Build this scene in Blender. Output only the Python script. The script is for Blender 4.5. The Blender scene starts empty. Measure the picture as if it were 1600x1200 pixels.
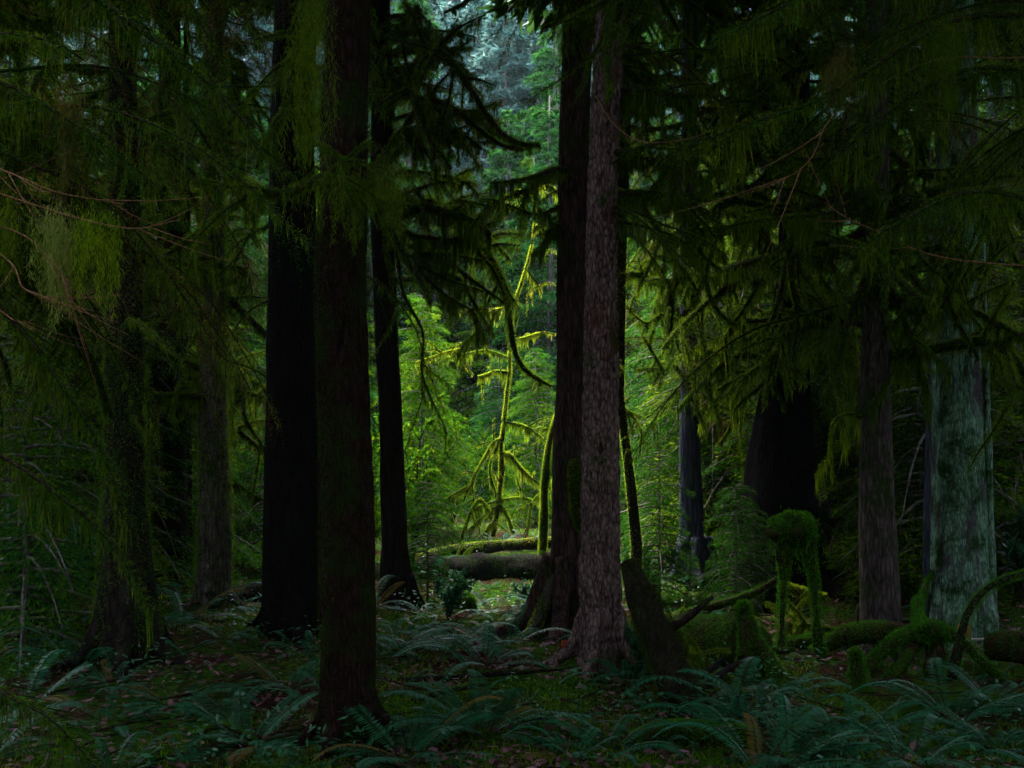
import bpy, math
import numpy as np
from math import radians, pi, sin, cos

# ------------------------------------------------------------------ camera, sky, sun, exposure
scene = bpy.context.scene
F = 1570.0                      # focal length of the photograph in its own pixels (1600 wide)
HY = 720.0                      # row of the horizon
CZ = 1.6
cam_d = bpy.data.cameras.new('camera')
cam_d.sensor_width = 36.0
cam_d.lens = 36.0 * F / 1600.0
cam_d.shift_y = (HY - 600.0) / 1600.0
cam_d.clip_start = 0.05
cam_d.clip_end = 1500
cam = bpy.data.objects.new('camera', cam_d)
cam.location = (0, 0, CZ)
cam.rotation_euler = (pi / 2, 0, 0)
scene.collection.objects.link(cam)
scene.camera = cam

SUN_EL, SUN_AZ = 58.0, -28.0     # azimuth measured from +Y (ahead of the camera) towards +X
world = bpy.data.worlds.new("World")
scene.world = world
world.use_nodes = True
wn = world.node_tree
for n in list(wn.nodes):
    wn.nodes.remove(n)
sky = wn.nodes.new('ShaderNodeTexSky')
sky.sky_type = 'NISHITA'
sky.sun_disc = False
sky.sun_elevation = radians(SUN_EL)
sky.sun_rotation = radians(SUN_AZ)
bg = wn.nodes.new('ShaderNodeBackground')
bg.inputs['Strength'].default_value = 0.10
wo = wn.nodes.new('ShaderNodeOutputWorld')
hsv = wn.nodes.new('ShaderNodeHueSaturation')      # thin overcast: paler than a clear blue sky
hsv.inputs['Saturation'].default_value = 0.55
wn.links.new(sky.outputs[0], hsv.inputs['Color'])
wn.links.new(hsv.outputs[0], bg.inputs[0])
wn.links.new(bg.outputs[0], wo.inputs[0])

sun_d = bpy.data.lights.new('sun', 'SUN')
sun_d.energy = 1.2
sun_d.angle = radians(25)
sun_d.color = (1.0, 0.93, 0.80)
sun = bpy.data.objects.new('sun', sun_d)
sun.rotation_euler = (radians(90 - SUN_EL), 0, radians(180 - SUN_AZ))   # shines from ahead, towards the camera
sun.location = (0, 30, 60)
scene.collection.objects.link(sun)

vs = scene.view_settings
scene.display_settings.display_device = 'sRGB'
vs.view_transform = 'Standard'
vs.look = 'None'
vs.use_curve_mapping = False
vs.gamma = 1.0
vs.exposure = 4.75
cy = scene.cycles
cy.use_denoising = True
cy.max_bounces = 5
cy.diffuse_bounces = 3
cy.glossy_bounces = 2
cy.transmission_bounces = 3
cy.transparent_max_bounces = 4
cy.sample_clamp_indirect = 0.08
cy.sample_clamp_direct = 1.0
cy.use_adaptive_sampling = False
cy.caustics_reflective = False
cy.caustics_refractive = False

# ------------------------------------------------------------------ helpers
R = np.random.default_rng(7)
COL = scene.collection


def link(o, parent=None):
    COL.objects.link(o)
    if parent is not None:
        o.parent = parent
    return o


def tag(o, label=None, cat=None, group=None, kind=None):
    if label:
        o['label'] = label
    if cat:
        o['category'] = cat
    if group:
        o['group'] = group
    if kind:
        o['kind'] = kind
    return o


def thing(name, loc, label, cat, group=None, rz=0.0):
    o = bpy.data.objects.new(name, None)
    o.empty_display_size = 0.2
    o.location = loc
    o.rotation_euler = (0, 0, rz)
    link(o)
    return tag(o, label, cat, group)


def W(px, py, d):
    """point at distance d (metres ahead) that the photograph shows at pixel px, py"""
    return np.array([(px - 800.0) / F * d, d, CZ - (py - HY) / F * d])


# value noise ------------------------------------------------------
_tab = np.random.default_rng(99).random(4096)


def _h(i, j, k):
    return _tab[(i * 73 + j * 179 + k * 283 + (i * j) % 97 * 31) % 4096]


def noise3(P, f=1.0):
    Q = np.asarray(P, float) * f + 1000.0
    I = np.floor(Q).astype(np.int64)
    t = Q - I
    t = t * t * (3 - 2 * t)
    i, j, k = I[..., 0], I[..., 1], I[..., 2]
    x, y, z = t[..., 0], t[..., 1], t[..., 2]
    def L(a, b, s):
        return a + (b - a) * s
    return L(L(L(_h(i, j, k), _h(i + 1, j, k), x), L(_h(i, j + 1, k), _h(i + 1, j + 1, k), x), y),
             L(L(_h(i, j, k + 1), _h(i + 1, j, k + 1), x), L(_h(i, j + 1, k + 1), _h(i + 1, j + 1, k + 1), x), y), z)


def gz(x, y):
    x = np.asarray(x, float)
    y = np.asarray(y, float)
    z0 = np.zeros_like(x + y)
    P = np.stack([x + z0, y + z0, z0], -1)
    z = 0.30 * (noise3(P, 0.35) - 0.5) + 0.30 * (noise3(P, 1.1) - 0.5) + 0.08 * (noise3(P, 3.1) - 0.5)
    z = z * np.where(y > 12, 0.7, np.clip((y - 3) / 7, .35, 1.0)) - 0.45 * np.exp(-((y - 13.0) / 1.9) ** 2 - ((x + .6) / 3.2) ** 2)
    rise = np.clip(y - 34, 0, 200)
    z = z + 0.0030 * rise ** 2 * (rise < 60) + (rise >= 60) * (10.8 + 0.36 * (rise - 60))
    return z


def unit(v):
    v = np.asarray(v, float)
    return v / np.maximum(np.linalg.norm(v, axis=-1, keepdims=True), 1e-9)


class MB:
    """collects quads and builds one mesh object"""
    def __init__(s):
        s.V = []
        s.Q = []
        s.M = []
        s.n = 0

    def add(s, V, Q, m=0):
        V = np.asarray(V, float).reshape(-1, 3)
        Q = np.asarray(Q, np.int64).reshape(-1, 4)
        s.V.append(V)
        s.Q.append(Q + s.n)
        s.M.append(np.full(len(Q), m, np.int32))
        s.n += len(V)

    def tube(s, P, r, sides=8, m=0, wob=0.0, f=4.0, flute=0.0, seed=0.0, furrow=0.0, ff=30.0, cap=True, stretch=1.0):
        P = np.asarray(P, float)
        n = len(P)
        r = np.broadcast_to(np.asarray(r, float), (n,))
        T = unit(np.gradient(P, axis=0))
        ref = np.array([0, 0, 1.0]) if abs(T[:, 2]).mean() < 0.8 else np.array([0, 1.0, 0])
        A = unit(np.cross(T, ref))
        B = np.cross(T, A)
        th = np.linspace(0, 2 * pi, sides, endpoint=False)
        ring = A[:, None, :] * np.cos(th)[None, :, None] + B[:, None, :] * np.sin(th)[None, :, None]
        rr = r[:, None] * np.ones(sides)[None, :]
        if flute:
            rr = rr * (1 + flute * (np.sin(th * 5 + seed)[None, :] * .5 + np.sin(th * 3 + 2.1 * seed)[None, :] * .5 + .3 * np.sin(th * 9 + seed)[None, :]))
        V = P[:, None, :] + ring * rr[..., None]
        if wob:
            U = V * np.array([1, 1, stretch])
            d = (noise3(U + seed * 3.7, f) - 0.5) * 2 * wob + (noise3(U + seed, f * 3.1) - 0.5) * wob
            V = V + ring * (d * rr)[..., None]
        if furrow:
            U = V * np.array([1, 1, 0.16]) + 0.02 * noise3(V, 9.0)[..., None]
            g1 = 1 - np.abs(2 * noise3(U + 5, ff) - 1)
            g2 = 1 - np.abs(2 * noise3(U * np.array([1, 1, 2.2]) + 9, ff * 2.1) - 1)
            V = V - ring * (furrow * (0.7 * g1 ** 3 + 0.35 * g2 ** 2))[..., None]
        V = V.reshape(-1, 3)
        i = np.arange(n - 1)[:, None] * sides
        j = np.arange(sides)[None, :]
        k = (j + 1) % sides
        Q = np.stack([i + j, i + k, i + sides + k, i + sides + j], -1).reshape(-1, 4)
        if cap:
            c0 = len(V)
            V = np.concatenate([V, P[:1], P[-1:]])
            a = np.arange(0, sides, 2)
            Q = np.concatenate([Q,
                                np.stack([np.full_like(a, c0), (a + 2) % sides, (a + 1) % sides, a], -1),
                                np.stack([np.full_like(a, c0 + 1), (n - 1) * sides + a, (n - 1) * sides + (a + 1) % sides, (n - 1) * sides + (a + 2) % sides], -1)])
        s.add(V, Q, m)

    def blades(s, P, D, L, Wd, m=0, N=None, mid=0.45, bend=0.0):
        """thin pointed leaves: base P, direction D, length L, width Wd; N = side direction"""
        P = np.asarray(P, float)
        n = len(P)
        if n == 0:
            return
        D = unit(D)
        L = np.broadcast_to(L, (n,))[:, None]
        Wd = np.broadcast_to(Wd, (n,))[:, None]
        if N is None:
            N = R.normal(size=(n, 3))
        S = unit(np.cross(D, N)) * Wd * 0.5
        m0 = P + D * L * mid
        tip = P + D * L
        if bend:
            tip = tip + np.array([0, 0, -1.0]) * L * bend
        V = np.stack([P, m0 + S, tip, m0 - S], 1).reshape(-1, 3)
        s.add(V, np.arange(4 * n).reshape(-1, 4), m)

    def mesh(s, name, mats, smooth=True):
        V = np.concatenate(s.V)
        Q = np.concatenate(s.Q)
        M = np.concatenate(s.M)
        me = bpy.data.meshes.new(name)
        me.vertices.add(len(V))
        me.vertices.foreach_set('co', V.astype(np.float32).ravel())
        me.loops.add(Q.size)
        me.loops.foreach_set('vertex_index', Q.astype(np.int32).ravel())
        me.polygons.add(len(Q))
        me.polygons.foreach_set('loop_start', np.arange(0, Q.size, 4, dtype=np.int32))
        me.polygons.foreach_set('loop_total', np.full(len(Q), 4, np.int32))
        me.polygons.foreach_set('material_index', M)
        if smooth:
            me.polygons.foreach_set('use_smooth', np.ones(len(Q), bool))
        for m in mats:
            me.materials.append(m)
        me.update(calc_edges=True)
        return me

    def build(s, name, mats, parent=None, smooth=True):
        if not isinstance(mats, (list, tuple)):
            mats = [mats]
        o = bpy.data.objects.new(name, s.mesh(name, mats, smooth))
        return link(o, parent)


def smooth_path(pts, n=24):
    """Catmull-Rom through the points"""
    P = np.asarray(pts, float)
    if len(P) == 2:
        return P[0] + (P[1] - P[0]) * np.linspace(0, 1, n)[:, None]
    E = np.concatenate([[2 * P[0] - P[1]], P, [2 * P[-1] - P[-2]]])
    u = np.linspace(0, len(P) - 1 - 1e-6, n)
    i = u.astype(int)
    t = (u - i)[:, None]
    a, b, c, d = E[i], E[i + 1], E[i + 2], E[i + 3]
    return 0.5 * (2 * b + (c - a) * t + (2 * a - 5 * b + 4 * c - d) * t ** 2 + (3 * b - a - 3 * c + d) * t ** 3)


def crook(P, amp, f=3.0, seed=0.0):
    """small irregular kinks along a limb"""
    q = P + seed * 5.3
    d = np.stack([noise3(q + 11, f), noise3(q + 23, f), noise3(q + 37, f)], -1) - 0.5
    w = np.minimum(1, np.linspace(0, 4, len(P)))[:, None]
    return P + d * 2 * amp * w


def lerp_at(P, t):
    u = np.clip(t, 0, 1) * (len(P) - 1)
    i = np.minimum(u.astype(int), len(P) - 2)
    w = (u - i)[:, None]
    return P[i] * (1 - w) + P[i + 1] * w, unit(P[i + 1] - P[i])


# ------------------------------------------------------------------ materials
def newmat(name):
    m = bpy.data.materials.new(name)
    m.use_nodes = True
    nt = m.node_tree
    for n in list(nt.nodes):
        nt.nodes.remove(n)
    return m, nt


def nd(nt, t, **kw):
    n = nt.nodes.new(t)
    for k, v in kw.items():
        if k.startswith('i_'):
            n.inputs[k[2:].replace('_', ' ')].default_value = v
        else:
            setattr(n, k, v)
    return n


def ramp(nt, src, stops):
    r = nt.nodes.new('ShaderNodeValToRGB')
    e = r.color_ramp.elements
    while len(e) < len(stops):
        e.new(0.5)
    for el, (p, c) in zip(e, stops):
        el.position = p
        el.color = (*c, 1)
    nt.links.new(src, r.inputs[0])
    return r


def leafmat(name, cols, transl=0.35, rough=0.6, scale=1.2, spec=0.2, per_island=0.5):
    """leaves, needles and moss: colour varies per leaf and in broad clumps; some light passes through"""
    m, nt = newmat(name)
    L = nt.links.new
    geo = nd(nt, 'ShaderNodeNewGeometry')
    oi = nd(nt, 'ShaderNodeObjectInfo')
    tc = nd(nt, 'ShaderNodeTexCoord')
    no = nd(nt, 'ShaderNodeTexNoise', i_Scale=scale, i_Detail=3.0)
    L(tc.outputs['Object'], no.inputs['Vector'])
    a = nd(nt, 'ShaderNodeMath', operation='MULTIPLY')
    a.inputs[1].default_value = per_island
    L(geo.outputs['Random Per Island'], a.inputs[0])
    b = nd(nt, 'ShaderNodeMath', operation='MULTIPLY_ADD')
    b.inputs[1].default_value = 1.5 * (1 - per_island)
    L(no.outputs['Fac'], b.inputs[0])
    L(a.outputs[0], b.inputs[2])
    c = nd(nt, 'ShaderNodeMath', operation='MULTIPLY_ADD')
    c.inputs[1].default_value = 0.25
    L(oi.outputs['Random'], c.inputs[0])
    L(b.outputs[0], c.inputs[2])
    d = nd(nt, 'ShaderNodeMath', operation='ADD')
    d.inputs[1].default_value = -0.22
    L(c.outputs[0], d.inputs[0])
    n = len(cols)
    r = ramp(nt, d.outputs[0], [(i / max(1, n - 1), c_) for i, c_ in enumerate(cols)])
    p = nd(nt, 'ShaderNodeBsdfPrincipled', i_Roughness=rough)
    p.inputs['Specular IOR Level'].default_value = spec
    t = nd(nt, 'ShaderNodeBsdfTranslucent')
    mx = nd(nt, 'ShaderNodeMixShader')
    mx.inputs[0].default_value = transl
    out = nd(nt, 'ShaderNodeOutputMaterial')
    g = nd(nt, 'ShaderNodeGamma', i_Gamma=0.85)
    L(r.outputs[0], p.inputs['Base Color'])
    L(r.outputs[0], g.inputs[0])
    L(g.outputs[0], t.inputs[0])
    L(p.outputs[0], mx.inputs[1])
    L(t.outputs[0], mx.inputs[2])
    L(mx.outputs[0], out.inputs[0])
    return m


def barkmat(name, dark, light, moss=(0.02, 0.05, 0.008), mossiness=0.3, vscale=0.12, scale=14.0, bump=0.6, blotch=None, blotch_amt=0.0):
    m, nt = newmat(name)
    L = nt.links.new
    tc = nd(nt, 'ShaderNodeTexCoord')
    mp = nd(nt, 'ShaderNodeMapping')
    mp.inputs['Scale'].default_value = (1, 1, vscale)
    L(tc.outputs['Object'], mp.inputs[0])
    n1 = nd(nt, 'ShaderNodeTexNoise', i_Scale=scale, i_Detail=8.0, i_Roughness=0.65, i_Distortion=0.6)
    L(mp.outputs[0], n1.inputs['Vector'])
    vo = nd(nt, 'ShaderNodeTexVoronoi', i_Scale=scale * 1.6)
    vo.feature = 'DISTANCE_TO_EDGE'
    L(mp.outputs[0], vo.inputs['Vector'])
    mul = nd(nt, 'ShaderNodeMath', operation='MULTIPLY_ADD')
    mul.inputs[1].default_value = 0.9
    L(vo.outputs[0], mul.inputs[0])
    L(n1.outputs['Fac'], mul.inputs[2])
    r = ramp(nt, mul.outputs[0], [(0.36, dark), (0.62, tuple((a + b) / 2 for a, b in zip(dark, light))), (0.85, light)])
    col = r.outputs[0]
    if blotch:
        nb = nd(nt, 'ShaderNodeTexNoise', i_Scale=5.0, i_Detail=6.0, i_Roughness=0.7)
        mb = nd(nt, 'ShaderNodeMapping')
        mb.inputs['Scale'].default_value = (1, 1, 0.35)
        mb.inputs['Location'].default_value = (3, 1, 7)
        L(tc.outputs['Object'], mb.inputs[0])
        L(mb.outputs[0], nb.inputs['Vector'])
        rb = ramp(nt, nb.outputs['Fac'], [(0.60 - blotch_amt, (0, 0, 0)), (0.70 - blotch_amt, (1, 1, 1))])
        mixb = nd(nt, 'ShaderNodeMixRGB')
        L(rb.outputs[0], mixb.inputs[0])
        L(col, mixb.inputs[1])
        mixb.inputs[2].default_value = (*blotch, 1)
        col = mixb.outputs[0]
    nm = nd(nt, 'ShaderNodeTexNoise', i_Scale=3.5, i_Detail=9.0, i_Roughness=0.75)
    L(tc.outputs['Object'], nm.inputs['Vector'])
    rm = ramp(nt, nm.outputs['Fac'], [(0.68 - mossiness * 0.5, (0, 0, 0)), (0.80 - mossiness * 0.5, (1, 1, 1))])
    mx = nd(nt, 'ShaderNodeMixRGB')
    L(rm.outputs[0], mx.inputs[0])
    L(col, mx.inputs[1])
    mx.inputs[2].default_value = (*moss, 1)
    p = nd(nt, 'ShaderNodeBsdfPrincipled', i_Roughness=0.9)
    p.inputs['Specular IOR Level'].default_value = 0.02
    L(mx.outputs[0], p.inputs['Base Color'])
    bu = nd(nt, 'ShaderNodeBump', i_Strength=bump, i_Distance=0.03)
    L(mul.outputs[0], bu.inputs['Height'])
    L(bu.outputs[0], p.inputs['Normal'])
    out = nd(nt, 'ShaderNodeOutputMaterial')
    L(p.outputs[0], out.inputs[0])
    return m


def groundmat():
    m, nt = newmat('forest_floor')
    L = nt.links.new
    tc = nd(nt, 'ShaderNodeTexCoord')
    n1 = nd(nt, 'ShaderNodeTexNoise', i_Scale=1.1, i_Detail=8.0, i_Roughness=0.7)
    n2 = nd(nt, 'ShaderNodeTexNoise', i_Scale=18.0, i_Detail=6.0, i_Roughness=0.75)
    L(tc.outputs['Object'], n1.inputs['Vector'])
    L(tc.outputs['Object'], n2.inputs['Vector'])
    r1 = ramp(nt, n2.outputs['Fac'], [(0.35, (0.006, 0.003, 0.002)), (0.5, (0.022, 0.010, 0.008)), (0.68, (0.06, 0.026, 0.022))])
    r2 = ramp(nt, n2.outputs['Fac'], [(0.35, (0.004, 0.012, 0.002)), (0.65, (0.025, 0.065, 0.006))])
    rm = ramp(nt, n1.outputs['Fac'], [(0.42, (0, 0, 0)), (0.55, (1, 1, 1))])
    mx = nd(nt, 'ShaderNodeMixRGB')
    L(rm.outputs[0], mx.inputs[0])
    L(r1.outputs[0], mx.inputs[1])
    L(r2.outputs[0], mx.inputs[2])
    p = nd(nt, 'ShaderNodeBsdfPrincipled', i_Roughness=0.95)
    p.inputs['Specular IOR Level'].default_value = 0.0
    L(mx.outputs[0], p.inputs['Base Color'])
    bu = nd(nt, 'ShaderNodeBump', i_Strength=0.8, i_Distance=0.05)
    L(n2.outputs['Fac'], bu.inputs['Height'])
    L(bu.outputs[0], p.inputs['Normal'])
    out = nd(nt, 'ShaderNodeOutputMaterial')
    L(p.outputs[0], out.inputs[0])
    return m


M_ground = groundmat()
M_needle = leafmat('hemlock_needles', [(0.003, 0.020, 0.002), (0.011, 0.052, 0.004), (0.040, 0.105, 0.006)], 0.35, spec=0.0)
M_needle_br = leafmat('dying_needles', [(0.012, 0.030, 0.004), (0.05, 0.055, 0.006), (0.24, 0.065, 0.015)], 0.35, scale=2.5, per_island=0.35, spec=.1)
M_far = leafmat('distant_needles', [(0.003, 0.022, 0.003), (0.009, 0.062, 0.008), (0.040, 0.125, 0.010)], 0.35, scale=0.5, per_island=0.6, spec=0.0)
M_far_haze = leafmat('haze_tinted_needles', [(0.014, 0.055, 0.042), (0.045, 0.12, 0.10), (0.15, 0.24, 0.21)], 0.3, scale=0.4, per_island=0.6, spec=.02)  # distance haze put into the needle colour as a pale blue tint
M_lime = leafmat('clearing_leaves', [(0.003, 0.028, 0.001), (0.018, 0.085, 0.002), (0.12, 0.17, 0.003)], 0.45, scale=0.8, spec=0.0)
M_moss = leafmat('moss_strands', [(0.010, 0.030, 0.001), (0.040, 0.085, 0.003), (0.13, 0.16, 0.006)], 0.58, scale=2.0, spec=0.0)
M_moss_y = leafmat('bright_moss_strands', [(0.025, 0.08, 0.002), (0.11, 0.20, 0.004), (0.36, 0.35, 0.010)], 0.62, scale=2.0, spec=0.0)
M_moss_green = leafmat('deep_green_moss', [(0.004, 0.026, 0.001), (0.018, 0.085, 0.004), (0.075, 0.19, 0.010)], 0.4, scale=3.0, spec=0.0)
M_moss_dark = leafmat('dark_bark_moss', [(0.004, 0.010, 0.001), (0.012, 0.026, 0.001), (0.05, 0.055, 0.003)], 0.58, scale=2.0, spec=0.0)
M_woods = leafmat('far_woods_haze_needles', [(0.004, 0.020, 0.016), (0.014, 0.045, 0.036), (0.07, 0.12, 0.10)], 0.3, scale=.12, spec=0.0, per_island=.45)  # the far slope's haze is mixed into this needle colour
M_lichen = leafmat('pale_hanging_lichen', [(0.05, 0.10, 0.01), (0.16, 0.20, 0.03), (0.30, 0.28, 0.06)], 0.5, scale=4.0, spec=0.05)
M_fern = leafmat('fern_fronds', [(0.002, 0.024, 0.006), (0.005, 0.055, 0.019), (0.014, 0.11, 0.045)], 0.3, rough=0.5, scale=0.9, spec=0.12, per_island=0.3)
M_fern_dry = leafmat('dry_fern_fronds', [(0.02, 0.03, 0.004), (0.07, 0.05, 0.01), (0.12, 0.06, 0.02)], 0.3, scale=0.7, spec=0.05)
M_salal = leafmat('glossy_leaves', [(0.003, 0.030, 0.008), (0.008, 0.055, 0.018), (0.02, 0.10, 0.035)], 0.25, rough=0.5, scale=2.0, spec=0.12)
M_litter = leafmat('leaf_litter', [(0.014, 0.006, 0.005), (0.05, 0.020, 0.016), (0.09, 0.035, 0.045), (0.22, 0.09, 0.10)], 0.15, rough=0.7, scale=1.0, spec=0.15, per_island=0.7)
M_canopy = leafmat('canopy_needles', [(0.006, 0.022, 0.004), (0.014, 0.05, 0.008), (0.03, 0.08, 0.012)], 0.25, spec=.1)
M_branch = barkmat('branch_bark', (0.006, 0.004, 0.003), (0.035, 0.022, 0.016), moss=(0.012, 0.03, 0.004), mossiness=0.45, scale=20, vscale=1.0)
M_twig = barkmat('bare_twigs', (0.10, 0.045, 0.02), (0.24, 0.12, 0.06), mossiness=0.0, scale=30, vscale=1.0)
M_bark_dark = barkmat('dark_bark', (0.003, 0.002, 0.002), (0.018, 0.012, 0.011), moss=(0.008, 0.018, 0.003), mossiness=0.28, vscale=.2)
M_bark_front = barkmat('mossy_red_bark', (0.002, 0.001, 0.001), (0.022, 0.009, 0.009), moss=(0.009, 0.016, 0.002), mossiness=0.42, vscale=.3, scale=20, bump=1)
M_bark_rear = barkmat('dark_brown_bark', (0.002, 0.0015, 0.0015), (0.055, 0.030, 0.027), moss=(0.008, 0.020, 0.003), mossiness=0.32, vscale=.2, scale=20, bump=1)
M_bark_red = barkmat('red_grey_bark', (0.004, 0.002, 0.002), (0.17, 0.105, 0.10), moss=(0.014, 0.028, 0.004), mossiness=0.30, scale=24, vscale=0.34, bump=1.0, blotch=(0.05, 0.018, 0.015), blotch_amt=0.03)
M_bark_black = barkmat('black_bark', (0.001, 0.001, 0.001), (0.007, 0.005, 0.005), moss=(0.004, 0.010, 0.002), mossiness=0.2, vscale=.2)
M_bark_mid = barkmat('grey_brown_bark', (0.010, 0.007, 0.007), (0.085, 0.060, 0.060), moss=(0.012, 0.028, 0.004), mossiness=0.38, scale=18, vscale=.2, bump=1)
M_bark_pale = barkmat('pale_lichen_bark', (0.016, 0.040, 0.026), (0.17, 0.29, 0.20), moss=(0.012, 0.035, 0.008), mossiness=0.40, scale=30, vscale=0.2, bump=0.9, blotch=(0.055, 0.040, 0.055), blotch_amt=0.09)
M_bark_blue = barkmat('blue_grey_bark', (0.008, 0.008, 0.014), (0.06, 0.058, 0.095), mossiness=0.28)
M_bark_far = barkmat('distant_bark', (0.03, 0.03, 0.03), (0.16, 0.13, 0.12), mossiness=0.3, scale=8)
M_wood = barkmat('rotting_wood', (0.004, 0.002, 0.0015), (0.036, 0.017, 0.010), moss=(0.010, 0.026, 0.002), mossiness=0.5, scale=14, vscale=1.0)
M_orange = barkmat('orange_rot', (0.16, 0.03, 0.015), (0.34, 0.09, 0.04), mossiness=0.0, scale=20)
M_whitestick = barkmat('weathered_stick', (0.22, 0.18, 0.18), (0.5, 0.42, 0.42), mossiness=0.0, scale=30, vscale=1)

# ------------------------------------------------------------------ ground and hillside
def sheet(name, xs, ys, mat, dz=0.0):
    X, Y = np.meshgrid(xs, ys)
    Z = gz(X, Y) + dz
    V = np.stack([X, Y, Z], -1).reshape(-1, 3)
    nx, ny = len(xs), len(ys)
    i = np.arange(ny - 1)[:, None] * nx
    j = np.arange(nx - 1)[None, :]
    Q = np.stack([i + j, i + j + 1, i + nx + j + 1, i + nx + j], -1).reshape(-1, 4)
    b = MB()
    b.add(V, Q)
    return b.build(name, mat)


xs = np.concatenate([np.linspace(-260, -32, 40)[:-1], np.linspace(-32, -12, 60)[:-1], np.linspace(-12, 12, 240)[:-1], np.linspace(12, 32, 60)[:-1], np.linspace(32, 260, 40)])
ys = np.concatenate([np.linspace(-80, 0, 30)[:-1], np.linspace(0, 24, 260)[:-1], np.linspace(24, 60, 90)[:-1], np.linspace(60, 300, 50)])
tag(sheet('ground', xs, ys, M_ground), kind='structure')


# ------------------------------------------------------------------ growth: fuzz, boughs, crowns
def fuzz(b, P, r, n, l=(0.01, 0.03), w=0.004, m=0, top=0.4, hang=0.0, hang_l=(0.05, 0.2), patch=0.0, seed=0.0, rmul=1.0, pf=3.0, down=0.3):
    """short moss blades over a limb, plus a share `hang` of long drooping strands under it"""
    P = np.asarray(P, float)
    r = np.broadcast_to(np.asarray(r, float), (len(P),))
    seg = np.concatenate([[0], np.cumsum(np.linalg.norm(np.diff(P, axis=0), axis=1))])
    seg /= seg[-1]
    t = R.random(n)
    u = np.interp(t, seg, np.arange(len(P)) / (len(P) - 1))
    C, T = lerp_at(P, u)
    rad = np.interp(u, np.linspace(0, 1, len(P)), r) * rmul
    nv = R.normal(size=(n, 3))
    nv = unit(nv - (nv * T).sum(-1, keepdims=True) * T)
    base = C + nv * rad[:, None]
    keep = R.random(n) < (1 - top) + top * np.clip(nv[:, 2] * .5 + .5, 0, 1) ** 1.6
    if patch:
        keep &= noise3(base + seed, pf) > patch * (0.6 + 0.4 * R.random(n))
    base, nv, C = base[keep], nv[keep], C[keep]
    k = len(base)
    D = nv + R.normal(size=(k, 3)) * 0.45 + np.array([0, 0, -down])
    b.blades(base, D, R.uniform(l[0], l[1], k), w, m)
    if hang:
        h = max(1, int(n * hang))
        t = R.random(h)
        # strands gather in tassels
        t = np.clip(t + 0.02 * np.sin(t * 90 + seed), 0, 1)
        u = np.interp(t, seg, np.arange(len(P)) / (len(P) - 1))
        C, T = lerp_at(P, u)
        rad = np.interp(u, np.linspace(0, 1, len(P)), r)
        tas = noise3(np.stack([t * 1.0, t * 0, t * 0 + seed], -1), 14.0)
        L = (hang_l[0] + (hang_l[1] - hang_l[0]) * R.random(h) ** 2) * (0.25 + 1.3 * tas ** 2)
        base = C + R.normal(size=(h, 3)) * (rad[:, None] * 0.6) + np.array([0, 0, -0.5]) * rad[:, None]
        D = R.normal(size=(h, 3)) * 0.09 + np.array([0, 0, -1.0])
        b.blades(base, D, L, w * 1.5, m)


def hemlock(b, P, r0, L, needle=0.017, nw=0.0042, m_wood=0, m_leaf=1, dens=1.0, side_len=0.32, droop=0.35, hang=0):
    """a flat drooping conifer spray grown along the path P"""
    n = len(P)
    b.tube(P, np.linspace(r0, r0 * 0.2, n), 5, m_wood, cap=False)
    ns = int(L / 0.030 * dens)
    t = np.linspace(0.10, 1.0, ns)
    C, T = lerp_at(P, t)
    side = unit(np.cross(T, np.array([0, 0, 1.0]) + R.normal(size=(ns, 3)) * 0.15))
    sg = np.where(np.arange(ns) % 2, 1.0, -1.0)[:, None]
    sl = side_len * L ** 0.4 * np.sin(np.clip(1.08 - t, 0, 1) ** 0.8 * 2.3) * R.uniform(0.6, 1.15, ns)
    sl = np.maximum(sl, 0.05)
    D = unit(side * sg * 0.9 + T * R.uniform(0.35, 0.8, (ns, 1)) + np.array([0, 0, -0.12]))
    # side twigs as thin blades of wood
    b.blades(C, D + np.array([0, 0, -droop * 0.4]), sl, 0.006, m_wood)
    # needles along every side twig, alternating
    cnt = np.maximum(4, (sl / 0.0065).astype(int))
    idx = np.repeat(np.arange(ns), cnt)
    k = np.concatenate([np.arange(c) / c for c in cnt])
    q = C[idx] + D[idx] * (sl[idx] * k)[:, None] + np.array([0, 0, -1.0]) * (droop * sl[idx] * k ** 1.7)[:, None]
    q += R.normal(size=q.shape) * 0.004
    nn = len(q)
    s2 = unit(np.cross(D[idx], np.array([0, 0, 1.0])))
    sg2 = np.where(R.random(nn) < 0.5, 1.0, -1.0)[:, None]
    # second-order twiglets: longer blades near the twig base
    nl = needle * R.uniform(0.6, 1.5, nn) * (1 + .7 * (R.random(nn) < 0.15) * (1 - k))
    ND = s2 * sg2 * 0.8 + D[idx] * 0.55 + R.normal(size=(nn, 3)) * 0.22 + np.array([0, 0, -0.18])
    b.blades(q, ND, nl, nw, m_leaf, N=np.array([0, 0, 1.0]) + R.normal(size=(nn, 3)) * 0.35)


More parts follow.
